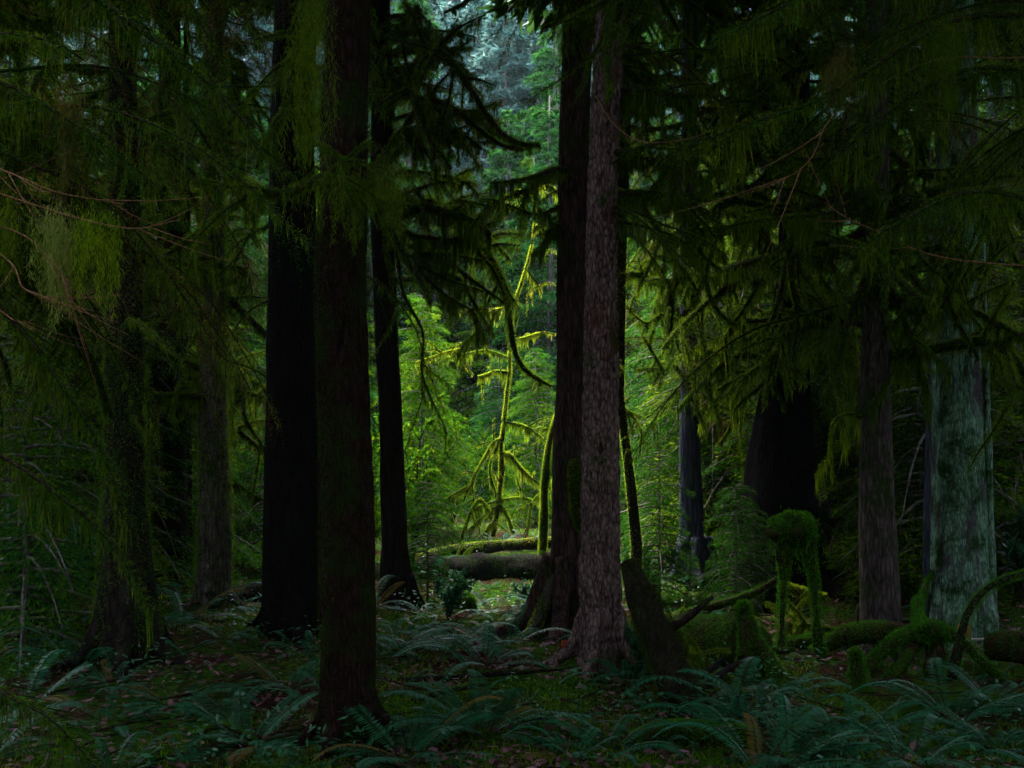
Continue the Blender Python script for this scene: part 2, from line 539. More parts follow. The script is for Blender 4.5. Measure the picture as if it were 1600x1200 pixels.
def mossy(b, P, r0, L, m_wood=0, m_moss=1, fz=900, hang=0.5, hl=(0.04, 0.22), sub=3, tip=0.25, fl=(0.01, 0.028), w=0.0045):
    """a dead crooked limb sheathed in moss with strands hanging off it and a few side twigs"""
    n = len(P)
    rr = np.linspace(r0, r0 * tip, n)
    b.tube(P, rr, 7, m_wood, wob=0.25, f=9)
    fuzz(b, P, rr, int(fz * L), fl, w, m_moss, 0.2, hang, hl, seed=R.random() * 50)
    for _ in range(sub):
        t = R.uniform(0.2, 0.9)
        c, T = lerp_at(P, np.array([t]))
        c, T = c[0], T[0]
        s = unit(np.cross(T, R.normal(size=3)))
        l = L * R.uniform(0.15, 0.4)
        e = c + (T * 0.5 + s * 0.8) * l + np.array([0, 0, -0.25 * l])
        Q = crook(smooth_path([c, (c + e) / 2 + np.array([0, 0, 0.05 * l]), e], 9), 0.04 * l, 5, R.random() * 9)
        r1 = r0 * 0.45 * (1 - 0.5 * t)
        b.tube(Q, np.linspace(r1, r1 * 0.3, 9), 5, m_wood)
        fuzz(b, Q, r1, int(fz * l * 0.7), fl, w, m_moss, 0.2, hang, hl, seed=R.random() * 50)


def std_path(L, droop, up=0.1, seed=0, amp=0.05):
    t = np.linspace(0, 1, 16)
    P = np.stack([L * t * (1 - 0.12 * droop * t), np.zeros(16), L * (up * t - droop * t ** 2)], -1)
    return crook(P, amp * L, 2.2 / max(L, .5), seed)


BOUGH = {}
def make_boughs():
    for v in range(5):
        b = MB()
        L = [1.3, 1.7, 2.1, 1.5, 1.0][v]
        hemlock(b, std_path(L, [.35, .5, .45, .7, .25][v], .12, v), 0.012, L, dens=1.0, droop=[.5, .7, .9, 1.2, .4][v])
        P = std_path(L, [.35, .5, .45, .7, .25][v], .12, v)
        fuzz(b, P, 0.012, int(500 * L), (0.01, 0.03), 0.004, 2, 0.1, 0.35, (0.03, 0.16), seed=v)
        BOUGH['hemlock', v] = b.mesh('bough', [M_branch, M_needle_br if v in (1, 3) else M_needle, M_moss])
    for v in range(5):
        b = MB()
        L = [1.1, 1.5, 1.9, 0.8, 1.3][v]
        P = std_path(L, [.25, .55, .3, .1, .9][v], [.25, .2, .05, .3, .35][v], v + 9, 0.2)
        mossy(b, P, [.030, .038, .046, .022, .036][v], L, fz=2800, hang=0.28, hl=(0.02, 0.17), sub=8, fl=(.012, .036), w=.0036)
        BOUGH['mossy', v] = b.mesh('limb', [M_branch, M_moss])
    for v in range(3):
        b = MB()
        L = [0.9, 1.2, 0.7][v]
        P = std_path(L, .15, [.1, -.2, .3][v], v + 20, 0.09)
        b.tube(P, np.linspace(0.008, 0.002, 16), 5, 0)
        for _ in range(9):
            t = R.uniform(.15, .95)
            c, T = lerp_at(P, np.array([t]))
            e = c[0] + (T[0] * .7 + unit(R.normal(size=3)) * .6) * L * R.uniform(.12, .35)
            Q = crook(smooth_path([c[0], e], 8), 0.02, 6, v)
            b.tube(Q, np.linspace(0.004, 0.0012, 8), 4, 0)
            fuzz(b, Q, 0.003, 60, (0.01, 0.025), 0.003, 1, 0, 0.3, (0.02, 0.09))
        BOUGH['twig', v] = b.mesh('twig', [M_branch, M_moss])
make_boughs()


def put_bough(parent, kind, v, loc, az, pitch=0.0, sc=1.0, roll=0.0):
    nm = {'hemlock': 'bough', 'mossy': 'mossy_limb', 'twig': 'twig'}[kind]
    o = bpy.data.objects.new(nm, BOUGH[kind, v])
    o.location = loc
    o.rotation_euler = (roll, -pitch, az)
    o.scale = (sc, sc, sc)
    return link(o, parent)


def crown_mesh(name, H, z0, Rad, nb, per, leaf, seed, mat, lw=0.28, droop=0.35, shape=0.8, gap=0.0):
    """whole conifer crown: whorled drooping branches, each clothed in small sprays"""
    rg = np.random.default_rng(seed)
    b = MB()
    zz = z0 + (H - z0) * (np.arange(nb) + rg.random(nb)) / nb
    az = np.arange(nb) * 2.4 + rg.normal(size=nb) * 0.4
    Lb = Rad * (1 - (zz - z0) / (H - z0 + .3)) ** shape * rg.uniform(0.6, 1.15, nb) + 0.15
    dr = droop * rg.uniform(.5, 1.4, nb)
    up = 0.25 * (zz - z0) / (H - z0)
    d = np.stack([np.cos(az), np.sin(az), np.zeros(nb)], -1)
    sd = np.stack([-np.sin(az), np.cos(az), np.zeros(nb)], -1)
    for i in range(nb):
        t = np.linspace(0, 1, 6)
        P = d[i] * (Lb[i] * t)[:, None] + np.array([0, 0, 1.0]) * (zz[i] + Lb[i] * (up[i] * t - dr[i] * t ** 2))[:, None]
        b.tube(P, np.linspace(0.012 + 0.010 * Lb[i], 0.004, 6), 4, 0, cap=False)
    n = nb * per
    w = Lb / Lb.sum()
    I = rg.choice(nb, n, p=w)
    t = rg.random(n) ** 0.75
    s = (rg.random(n) * 2 - 1)
    wid = Lb[I] * 0.38 * np.sin(np.clip(1.05 - t, 0, 1) * 2.4)
    off = s * wid
    P = d[I] * (Lb[I] * t + 0.25 * np.abs(off))[:, None] + sd[I] * off[:, None]
    P[:, 2] += zz[I] + Lb[I] * (up[I] * t - dr[I] * t ** 2) - 0.35 * np.abs(off) + rg.normal(size=n) * 0.03
    D = d[I] * 0.7 + sd[I] * (np.sign(s) * 0.8)[:, None] + rg.normal(size=(n, 3)) * 0.35 + np.array([0, 0, -0.35])
    if gap:
        k = noise3(P + seed, 1.1) > gap
        P, D = P[k], D[k]
    n = len(P)
    b.blades(P, D, leaf * rg.uniform(.6, 1.5, n), leaf * lw * rg.uniform(.7, 1.3, n), 1, N=np.array([0, 0, 1.0]) + rg.normal(size=(n, 3)) * 0.5)
    return b.mesh(name, [M_bark_far, mat])


CANOPY = [crown_mesh('crown', 15, 0, 4.2, 80, 320, 0.42, 300 + i, M_canopy, lw=0.4, droop=.25, shape=0.6) for i in range(2)]


def flared(prof, d, x_shift=0.0):
    """trunk rings from (row, left edge, right edge) read off the photograph, at distance d"""
    pr = sorted(prof, key=lambda p: -p[0])
    P, r = [], []
    for py, a, c in pr:
        P.append(W((a + c) / 2, py, d))
        r.append((c - a) / 2 / F * d)
    return np.array(P), np.array(r)


TREES = {}
def near_tree(key, prof, d, mat, label, height=19, moss=0.0, mossm=None, crown_z=8.5, flute=0.0, wob=0.06, mpatch=0.5,
              cat='tree', name='conifer_tree', group=None, crown=True, flare=1.25, mlen=(0.012, 0.03), hang=0.0, furrow=0.0, res=1):
    P, r = flared(prof, d)
    bx, by = P[0, 0], d
    g = float(gz(bx, by))
    t = thing(name, (bx, by, g), label, cat, group)
    # rings down into the ground and up to the treetop
    lean = (P[-1, :2] - P[0, :2]) / max(0.3, P[-1, 2] - P[0, 2])
    top = P[-1].copy()
    H = height
    rows = [np.array([P[0, 0], P[0, 1], g - 0.25])]
    rad = [r[0] * flare]
    if P[0, 2] > g + 0.15:
        rows.append(np.array([P[0, 0], P[0, 1], g + 0.05]))
        rad.append(r[0] * (1 + (flare - 1) * 0.6))
    for p, q in zip(P, r):
        if p[2] > rows[-1][2] + 0.05:
            rows.append(p)
            rad.append(q)
    for zf in (0.35, 0.7, 1.0):
        z = top[2] + (H - top[2]) * zf
        rows.append(np.array([top[0] + lean[0] * (z - top[2]) * .3, top[1] + lean[1] * (z - top[2]) * .3, z]))
        rad.append(r[-1] * (1 - 0.93 * zf))
    rows, rad = np.array(rows), np.array(rad)
    zz = np.concatenate([np.linspace(rows[0, 2], 7, 130 * res), np.linspace(7.3, H, 24)])
    C = np.stack([np.interp(zz, rows[:, 2], rows[:, k]) for k in (0, 1)] + [zz], -1)
    C[:, 0] += (noise3(np.stack([zz * 0 + key * 7, zz * 0, zz], -1), 0.9) - .5) * r.mean() * 0.25
    rr = np.interp(zz, rows[:, 2], rad)
    rr = np.maximum(rr, 0.01)
    C = C - np.array([bx, by, g])
    b = MB()
    fl = flute
    b.tube(C, rr, 40 if res == 1 else 150, 0, wob=wob, f=3.0 / max(.2, r.mean()) * .35, flute=fl, seed=key, stretch=0.25, furrow=furrow)
    if flare > 1.05 and d < 15 and r[0] > .1:
        rgk = np.random.default_rng(500 + key)
        k0 = rgk.integers(4, 7)
        for q in range(k0):
            a_ = q * 2 * pi / k0 + rgk.uniform(-.4, .4)
            u_ = np.array([cos(a_), sin(a_), 0])
            R0 = r[0]
            ln = R0 * rgk.uniform(1.9, 3.4)
            Q = smooth_path([C[0] * [1, 1, 0] + u_ * R0 * .55 + np.array([0, 0, R0 * 2.0]), u_ * R0 * .98 + np.array([0, 0, R0 * .75]),
                             u_ * R0 * 1.5 + np.array([0, 0, R0 * .15]), u_ * ln + np.array([0, 0, -.12])], 16)
            b.tube(crook(Q, .02, 4, q), np.linspace(R0 * .30, R0 * .16, 16), 14, 0, wob=.2, f=5, furrow=furrow * .7)
    b.build('trunk', mat, t)
    if moss:
        b = MB()
        sel = C[:, 2] < 7
        fuzz(b, C[sel], rr[sel], int(moss * (1.7 if bx < 99 and mossm is None and hang == 0 else 1)), mlen if (mossm or hang) else (mlen[0] * .6, mlen[1] * .7), 0.0045 if (mossm or hang) else .0026, 0, 0.0, hang, (0.03, 0.12), patch=mpatch, seed=key * 1.3, rmul=1.03, pf=2.5, down=0.5)
        b.build('moss', mossm or (M_moss if hang else M_moss_dark), t)
    if crown:
        o = bpy.data.objects.new('crown', CANOPY[key % 2])
        o.location = (C[-40, 0] * 0, 0, crown_z)
        o.rotation_euler = (0, 0, key * 1.7)
        s = (H + 1 - crown_z) / 15
        o.scale = (max(.8, s), max(.8, s), s)
        link(o, t)
    TREES[key] = (t, C, rr, np.array([bx, by, g]))
    return t


def limbs(key, n, z, kinds, az=(0, 2 * pi), sc=(0.7, 1.2), pitch=(-0.5, 0.2), seed=0):
    """grow n ready-made limbs on a trunk between two heights"""
    rg = np.random.default_rng(1000 + key * 17 + seed)
    t, C, rr, o = TREES[key]
    for i in range(n):
        h = rg.uniform(*z)
        c = np.array([np.interp(h, C[:, 2], C[:, k]) for k in (0, 1)] + [h])
        r = np.interp(h, C[:, 2], rr)
        a = rg.uniform(*az)
        kd = kinds[rg.integers(len(kinds))]
        v = int(rg.integers({'hemlock': 5, 'mossy': 5, 'twig': 3}[kd]))
        put_bough(t, kd, v, c + np.array([cos(a), sin(a), 0]) * r * 0.8, a, rg.uniform(*pitch), rg.uniform(*sc), rg.uniform(-.4, .4))


def traced(key, pts, r0, kind='mossy', name='limb', d=None, **kw):
    """a limb whose course is read off the photograph; pts = (px, py, distance)"""
    t, C, rr, o = TREES[key]
    P = np.array([W(*p) for p in pts]) - o
    n = max(10, 7 * len(pts))
    P = smooth_path(P, n)
    L = float(np.linalg.norm(np.diff(P, axis=0), axis=1).sum())
    P = crook(P, 0.015 * min(L, 2), 3.0, key + len(pts))
    b = MB()
    if kind == 'mossy':
        mossy(b, P, r0, L, **kw)
        b.build(name, [M_branch, M_moss], t)
    elif kind == 'bright':
        mossy(b, P, r0, L, **kw)
        b.build(name, [M_branch, M_moss_y], t)
    elif kind == 'hemlock':
        hemlock(b, P, r0, L, **kw)
        fuzz(b, P, r0, int(700 * L), (0.01, 0.03), 0.004, 2, 0.1, 0.8, (0.04, 0.3), seed=key)
        b.build('bough', [M_branch, M_needle, M_moss], t)
    elif kind == 'bare':
        b.tube(P, np.linspace(r0, r0 * .3, n), 5, 0)
        for _ in range(kw.get('sub', 6)):
            u = R.uniform(.1, .95)
            c, T = lerp_at(P, np.array([u]))
            e = c[0] + (T[0] * .8 + unit(R.normal(size=3)) * .5) * L * R.uniform(.08, .3)
            Q = smooth_path([c[0], (c[0] + e) / 2 + np.array([0, 0, -.01]), e], 6)
            b.tube(Q, np.linspace(r0 * .5, r0 * .2, 6), 4, 0)
        b.build('twig', [M_twig], t)


# ------------------------------------------------------------------ the near and middle trees
near_tree(1, [(0, 512, 580), (300, 500, 577), (450, 497, 577), (700, 503, 586), (1000, 503, 592), (1175, 498, 594)], 5.6, M_bark_front,
          'nearest trunk, dark red-brown with a fringe of moss down its right edge', moss=30000, mpatch=0.46, mlen=(0.01, 0.026), furrow=.012, res=4)
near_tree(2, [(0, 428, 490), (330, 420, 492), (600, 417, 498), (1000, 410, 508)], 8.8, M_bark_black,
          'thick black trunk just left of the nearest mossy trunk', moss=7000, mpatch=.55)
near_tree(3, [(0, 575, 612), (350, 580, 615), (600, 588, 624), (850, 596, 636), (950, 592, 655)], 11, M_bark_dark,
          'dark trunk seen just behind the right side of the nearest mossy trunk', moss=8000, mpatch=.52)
near_tree(4, [(0, 882, 925), (180, 874, 920), (600, 868, 914), (850, 862, 918), (930, 852, 922), (990, 832, 940)], 9.4, M_bark_rear,
          'dark trunk with a spreading mossy foot, behind the straight red-grey trunk', moss=6000, mpatch=.55, flute=.10)
near_tree(5, [(0, 930, 975), (100, 921, 972), (400, 914, 966), (700, 909, 970), (1000, 903, 976), (1055, 896, 985)], 7.6, M_bark_red,
          'straight red-grey trunk with furrowed bark in the middle of the scene', moss=4500, mpatch=.62, wob=.05, furrow=.030, res=5, flare=1.1)
near_tree(8, [(0, 1068, 1090), (450, 1062, 1090), (700, 1060, 1092), (840, 1061, 1099), (880, 1052, 1118)], 14, M_bark_blue,
          'slim blue-grey trunk with a flared foot, under a mossy arching branch', moss=3500, mpatch=.55)
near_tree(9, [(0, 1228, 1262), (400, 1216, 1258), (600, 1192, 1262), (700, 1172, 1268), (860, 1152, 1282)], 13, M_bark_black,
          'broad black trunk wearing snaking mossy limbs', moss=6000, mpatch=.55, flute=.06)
near_tree(10, [(0, 1355, 1385), (400, 1350, 1390), (700, 1345, 1396), (985, 1342, 1406)], 9, M_bark_mid,
          'mottled brown trunk between the broad black trunk and the pale one', moss=9000, mpatch=.5)
near_tree(11, [(0, 1466, 1520), (230, 1463, 1524), (400, 1461, 1527), (700, 1459, 1534), (880, 1452, 1540), (965, 1442, 1556)], 9.8, M_bark_pale,
          'pale grey-green lichen-covered trunk with dark flared foot', moss=22000, mpatch=.54, flute=.07, wob=.05, furrow=.014, res=4, flare=1.0)
near_tree(12, [(0, 1545, 1568), (320, 1545, 1570), (860, 1540, 1574)], 19, M_bark_blue, 'thin dark trunk just behind the pale trunk on its right side', crown_z=10)
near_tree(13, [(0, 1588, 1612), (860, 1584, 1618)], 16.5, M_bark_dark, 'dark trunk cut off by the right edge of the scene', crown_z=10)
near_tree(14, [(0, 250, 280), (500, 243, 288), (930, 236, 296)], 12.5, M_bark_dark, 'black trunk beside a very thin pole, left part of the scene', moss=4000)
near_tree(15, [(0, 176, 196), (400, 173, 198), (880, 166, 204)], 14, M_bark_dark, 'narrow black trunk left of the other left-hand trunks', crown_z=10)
near_tree(16, [(0, 287, 295), (500, 285, 298), (930, 283, 301)], 13.4, M_bark_dark, 'very thin black pole of a young tree', height=12, crown=False)
near_tree(17, [(200, 318, 346), (500, 314, 352), (700, 312, 356), (965, 306, 362)], 10.5, M_bark_mid, 'stout trunk wrapped all round in shaggy green moss', moss=30000, mpatch=.2,
          mlen=(.02, .06), hang=.4, height=14)
near_tree(18, [(0, 322, 342), (300, 322, 340), (845, 318, 344)], 24, M_bark_blue, 'far grey-violet trunk showing in gaps between left-hand boughs', crown_z=14)
near_tree(19, [(300, 170, 215), (780, 164, 226), (1000, 150, 250)], 7.6, M_bark_dark, 'mossy trunk draped in green behind the drooping left boughs', moss=24000, mpatch=.3,
          mlen=(.015, .05), hang=.3, height=16)
near_tree(20, [(0, 960, 990), (620, 962, 975), (700, 972, 985), (850, 986, 1003)], 12, M_bark_dark, 'thin leaning trunk rimmed with moss, right of the red-grey trunk', moss=9000,
          mossm=M_moss_y, mpatch=.35, height=9, crown=False, wob=.1)
# trees standing just outside the frame whose boughs reach in
near_tree(21, [(0, -190, -100), (1100, -200, -90)], 4.6, M_bark_mid, 'trunk outside the frame whose boughs droop in from the left', moss=3000, crown_z=13)
near_tree(22, [(0, 1790, 1880), (1000, 1780, 1890)], 6.0, M_bark_mid, 'trunk outside the frame whose boughs reach in from upper right', moss=3000)

import time as _t
HEM, MOS, TW = 'hemlock', 'mossy', 'twig'
limbs(1, 16, (3.0, 5.2), [HEM, HEM, MOS], sc=(.4, .8))
limbs(1, 3, (2.7, 3.2), [HEM], az=(-1.4, .2), sc=(.3, .45))
limbs(2, 26, (2.9, 7.5), [MOS, HEM, HEM], sc=(.5, 1.1))
limbs(3, 7, (4.4, 8.0), [HEM, MOS], sc=(.6, 1.1))
limbs(3, 10, (3.7, 6.6), [MOS], az=(-1.3, .8), sc=(.8, 1.5))
limbs(4, 26, (4.2, 7.2), [MOS], sc=(.6, 1.2))
limbs(5, 10, (4.3, 5.6), [MOS, MOS, HEM], sc=(.5, .8))
limbs(5, 12, (2.9, 5.0), [MOS, MOS, HEM], az=(-1.1, 1.2), sc=(.5, .9))
limbs(3, 10, (3.6, 6.4), [MOS], az=(-.9, .6), pitch=(-.2, .15), sc=(.8, 1.3), seed=3)
limbs(8, 16, (3.4, 8.2), [MOS], pitch=(-.2, .2), sc=(1.0, 1.6), seed=3)
limbs(9, 16, (3.0, 7.6), [MOS], pitch=(-.2, .2), sc=(1.0, 1.6), seed=3)
limbs(10, 14, (2.6, 5.6), [MOS], pitch=(-.2, .2), sc=(.8, 1.3), seed=3)
limbs(8, 44, (2.2, 9.0), [MOS, HEM, HEM, MOS], sc=(.8, 1.5))
limbs(9, 56, (2.6, 8.4), [MOS, HEM, MOS], sc=(.8, 1.5))
limbs(10, 46, (2.4, 6.4), [MOS, HEM, MOS], sc=(.6, 1.25))
limbs(11, 20, (4.9, 6.8), [HEM, MOS, HEM], sc=(.6, 1.2))
limbs(12, 40, (2, 11), [HEM, HEM, MOS], sc=(1, 1.8))
limbs(13, 34, (2, 10), [HEM, MOS], sc=(1, 1.6))
limbs(14, 60, (2.2, 8.4), [MOS, HEM, MOS, HEM], sc=(.8, 1.5))
limbs(15, 56, (1.8, 9.4), [MOS, HEM, HEM], sc=(.8, 1.7))
limbs(16, 40, (2.0, 9.0), [MOS, TW, HEM], sc=(.6, 1.3))
limbs(17, 44, (2.0, 7.5), [MOS, HEM, MOS], sc=(.5, 1.15))
limbs(19, 44, (1.8, 6), [MOS, HEM, HEM], sc=(.5, 1.2))
limbs(20, 8, (2, 6), [TW, MOS], sc=(.5, .8))
limbs(22, 46, (3.7, 5.8), [HEM, HEM, MOS], az=(1.9, 4.6), sc=(.6, 1.15))
limbs(21, 50, (2.5, 4.9), [HEM, HEM, MOS], az=(-.5, 1.6), sc=(.6, 1.05))

# limbs read off the photograph
mk = dict(fz=1800, hang=.8, hl=(.05, .30), sub=2)
traced(3, [(606, 345, 11), (660, 326, 10.7), (715, 335, 10.5), (758, 362, 10.4), (764, 378, 10.4)], .055, tip=.4, **mk)
traced(3, [(606, 352, 11), (650, 368, 10.8), (700, 372, 10.6), (748, 362, 10.5)], .035, **mk)
traced(3, [(612, 362, 11), (648, 408, 10.8), (700, 435, 10.6), (755, 456, 10.5)], .03, **mk)
traced(3, [(640, 396, 10.9), (690, 396, 10.7), (755, 407, 10.6)], .026, **mk)
traced(3, [(615, 365, 11), (634, 470, 10.7), (660, 520, 10.6), (662, 590, 10.5), (690, 660, 10.5), (694, 700, 10.5)], .017, fz=900, hang=.5, hl=(.03, .14), sub=5)
traced(3, [(650, 420, 10.8), (690, 455, 10.6), (742, 492, 10.5), (745, 540, 10.5)], .018, fz=1200, hang=.8, hl=(.05, .3), sub=4)
traced(3, [(618, 240, 11), (665, 215, 10.8), (720, 226, 10.6), (768, 222, 10.5)], .022, fz=1200, hang=.6, hl=(.03, .15), sub=4)
traced(3, [(612, 40, 11), (665, 45, 10.8), (700, 50, 10.6), (745, 58, 10.5)], .02, fz=1000, hang=.5, sub=3)
traced(3, [(612, 110, 11), (665, 135, 10.8), (690, 170, 10.6), (730, 180, 10.5), (775, 160, 10.4)], .018, fz=1000, hang=.5, sub=3)
traced(4, [(905, 278, 9.4), (868, 266, 9.2), (830, 277, 9.0), (800, 282, 9), (765, 286, 8.9)], .035, tip=.3, **mk)
traced(4, [(880, 352, 9.4), (862, 358, 9.2), (850, 378, 9.1), (842, 400, 9.1)], .022, **mk)
traced(4, [(880, 320, 9.4), (840, 335, 9.2), (800, 322, 9.1), (770, 310, 9.0)], .016, fz=1400, hang=.7, sub=3)
traced(5, [(968, 143, 7.6), (1005, 140, 7.5), (1040, 146, 7.4), (1085, 150, 7.3)], .032, tip=.5, **mk)
traced(5, [(966, 305, 7.6), (1010, 300, 7.6), (1055, 308, 7.6), (1110, 330, 7.6)], .028, **mk)
traced(5, [(968, 240, 7.6), (1020, 250, 7.6), (1070, 270, 7.5), (1150, 262, 7.5)], .020, **mk)
traced(5, [(962, 345, 7.6), (1000, 352, 7.5), (1060, 372, 7.4), (1100, 410, 7.4)], .014, **mk)
traced(8, [(1075, 425, 14), (1052, 440, 13.6), (1044, 500, 13.4), (1050, 545, 13.4)], .075, tip=.5, **mk)
traced(8, [(1068, 420, 14), (1120, 425, 12.6), (1180, 408, 12), (1260, 398, 11.5), (1330, 372, 11), (1440, 352, 10)], .05, tip=.4, **mk)
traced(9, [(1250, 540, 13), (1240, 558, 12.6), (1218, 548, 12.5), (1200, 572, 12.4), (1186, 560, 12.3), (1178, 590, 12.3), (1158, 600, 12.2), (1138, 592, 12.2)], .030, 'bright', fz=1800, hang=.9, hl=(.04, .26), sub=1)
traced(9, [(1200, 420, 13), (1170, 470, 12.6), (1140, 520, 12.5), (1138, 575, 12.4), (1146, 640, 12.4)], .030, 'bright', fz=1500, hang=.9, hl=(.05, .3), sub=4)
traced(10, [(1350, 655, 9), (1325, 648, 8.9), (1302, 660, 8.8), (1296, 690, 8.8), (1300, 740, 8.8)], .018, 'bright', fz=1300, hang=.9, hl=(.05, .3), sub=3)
traced(10, [(1370, 400, 9), (1330, 480, 8.8), (1310, 560, 8.7), (1285, 600, 8.7)], .03, **mk)
traced(10, [(1372, 380, 9), (1400, 460, 8.8), (1430, 540, 8.7), (1448, 590, 8.7), (1452, 640, 8.7)], .022, **mk)
traced(10, [(1362, 300, 9), (1300, 330, 8.6), (1230, 338, 8.2), (1140, 350, 7.9), (1060, 362, 7.6)], .022, **mk)
traced(11, [(1470, 480, 9.7), (1420, 545, 9.4), (1385, 570, 9.3), (1350, 572, 9.2)], .014, **mk)
traced(11, [(1535, 530, 9.9), (1570, 545, 9.9), (1625, 565, 9.9)], .02, **mk)
# branches crossing the upper right, from the tree outside the frame
traced(22, [(1790, 60, 6.0), (1560, 20, 5.8), (1440, 60, 5.6), (1330, 130, 5.5), (1200, 180, 5.4), (1080, 225, 5.3)], .022, 'hemlock', needle=.018, nw=.004, dens=1.3)
traced(22, [(1790, 200, 6.0), (1640, 120, 5.8), (1520, 110, 5.6), (1420, 150, 5.5), (1300, 250, 5.4)], .02, 'hemlock', needle=.017, nw=.004, dens=1.3)
traced(22, [(1790, 420, 6.0), (1650, 330, 5.8), (1520, 300, 5.6), (1430, 330, 5.5), (1340, 390, 5.4)], .02, 'hemlock', needle=.017, nw=.004, dens=1.3)
traced(22, [(1790, -150, 6.0), (1560, -90, 5.5), (1400, -60, 5.2), (1240, 0, 5.0), (1120, 60, 4.9)], .024, 'hemlock', needle=.017, nw=.004, dens=1.3)
traced(22, [(1790, 100, 6.0), (1500, 90, 5.8), (1320, 160, 5.5), (1270, 250, 5.4), (1205, 290, 5.3)], .006, 'bare')
traced(22, [(1790, 430, 6.0), (1480, 400, 5.6), (1350, 350, 5.4), (1290, 310, 5.3)], .005, 'bare')
traced(5, [(930, 150, 7.4), (965, 200, 7.1), (1010, 222, 7.0), (1080, 215, 7.0), (1110, 205, 7)], .005, 'bare', sub=2)
# boughs and bare twigs drooping in from the left
traced(21, [(-180, 330, 4.6), (-20, 460, 4.5), (90, 590, 4.4), (160, 700, 4.4), (190, 820, 4.4)], .016, 'hemlock', needle=.015, nw=.0035, dens=1.35)
traced(21, [(-180, 620, 4.6), (-20, 700, 4.4), (90, 770, 4.3), (170, 850, 4.3), (235, 960, 4.3)], .014, 'hemlock', needle=.015, nw=.0035, dens=1.35)
traced(21, [(-180, 900, 4.6), (-20, 1060, 4.2), (80, 1130, 4.1), (160, 1210, 4.1)], .012, 'hemlock', needle=.014, nw=.0035, dens=1.35)
traced(21, [(-180, 60, 4.6), (-20, 120, 4.3), (110, 190, 4.2), (240, 290, 4.2)], .014, 'hemlock', needle=.015, nw=.0035, dens=1.35)
traced(21, [(-180, -160, 4.6), (0, -90, 4.4), (150, 0, 4.3), (280, 90, 4.3), (380, 190, 4.3)], .03, 'hemlock', needle=.015, nw=.0035, dens=1.35)
traced(21, [(-180, 230, 4.6), (0, 262, 4.1), (90, 300, 4.0), (190, 322, 4.0)], .0045, 'bare')
traced(21, [(-180, 300, 4.6), (0, 300, 4.1), (130, 340, 4.0), (215, 357, 4.0), (285, 342, 4.0)], .0045, 'bare')
traced(21, [(-180, 330, 4.6), (0, 392, 4.1), (45, 452, 4.0), (110, 466, 4.0), (185, 462, 4.0)], .0045, 'bare')
traced(21, [(-180, 390, 4.6), (0, 485, 4.1), (30, 498, 4.1), (52, 498, 4.1)], .004, 'bare')
traced(21, [(-180, 330, 4.6), (10, 350, 4.1), (80, 400, 4.0), (120, 455, 4.0), (145, 458, 4.0)], .004, 'bare')


def curtain(key, px0, px1, py, d, length, n, mat, name='hanging_moss', spread=0.05):
    """a curtain of hanging strands below a branch"""
    t, C, rr, o = TREES[key]
    a, c = W(px0, py, d) - o, W(px1, py, d) - o
    b = MB()
    k = max(4, n // 130)
    for q in range(k):
        u = R.random()
        p0 = a + (c - a) * u + R.normal(size=3) * spread * np.array([.6, 1.5, .6])
        ln = length * R.uniform(.25, 1.15)
        m_ = n // k
        h = R.random(m_) ** .8
        sway = R.normal(size=2) * .07
        P = p0 + np.stack([sway[0] * h, sway[1] * h, -h], -1) * ln + R.normal(size=(m_, 3)) * (.022 * (1 - h * .85) + .003)[:, None]
        b.blades(P, R.normal(size=(m_, 3)) * .38 + np.array([0, 0, -1.0]), R.uniform(.012, .05, m_), .0028, 0, bend=.05)
    b.build(name, [mat], t)


curtain(21, 72, 104, 330, 4.1, .42, 2600, M_lichen)
curtain(21, 136, 178, 330, 4.1, .34, 2000, M_moss_y)
curtain(21, 0, 70, 330, 4.2, .34, 1600, M_moss)
curtain(21, 98, 138, 150, 4.3, .40, 2200, M_needle_br)
curtain(21, 470, 500, -40, 4.9, 1.1, 5200, M_moss)
curtain(1, 520, 620, 270, 5.3, .32, 4200, M_moss)
curtain(22, 1440, 1500, 40, 5.4, .8, 3000, M_moss)
curtain(22, 1290, 1330, 80, 5.4, .5, 1800, M_needle_br)

# the foot of the buttressed trunk, the moss-capped stub on it, and coloured patches on bark
t, C, rr, o = TREES[4]
b = MB()
P = smooth_path(np.array([W(888, 850, 9.45), W(866, 900, 9.3), W(850, 945, 9.2), W(828, 995, 9.1), W(805, 1030, 9.05)]) - o, 18)
b.tube(P, np.linspace(.05, .06, 18), 12, 0, wob=.25)
fuzz(b, P, np.linspace(.05, .06, 18), 4200, (.01, .03), .0045, 1, .5)
b.build('root', [M_bark_mid, M_moss_y], t)
b = MB()
P = smooth_path(np.array([W(902, 716, 9.1), W(903, 760, 9.1), W(906, 830, 9.15)]) - o, 14)
b.tube(P, [.02, .06, .085, .09, .085, .08, .085, .08, .075, .07, .065, .055, .04, .02], 14, 0, wob=.4, f=8)
fuzz(b, P, [.03, .06] + [.08] * 9 + [.06, .045, .02], 5200, (.015, .035), .0045, 1, .3)
b.build('stub', [M_wood, M_moss], t)
t, C, rr, o = TREES[11]
for (a, c, e, f2, w_) in ((1452, 560, 1446, 1010, .035), (1536, 380, 1552, 1010, .04)):
    b = MB()
    P = smooth_path(np.array([W(a, c, 9.75), W((a + e) / 2, (c + f2) / 2, 9.75), W(e, f2, 9.75)]) - o, 20)
    b.tube(P, np.linspace(w_ * .5, w_ * 1.2, 20), 10, 0, wob=.2)
    b.build('ridge', M_bark_blue if a < 1500 else M_bark_pale, t)
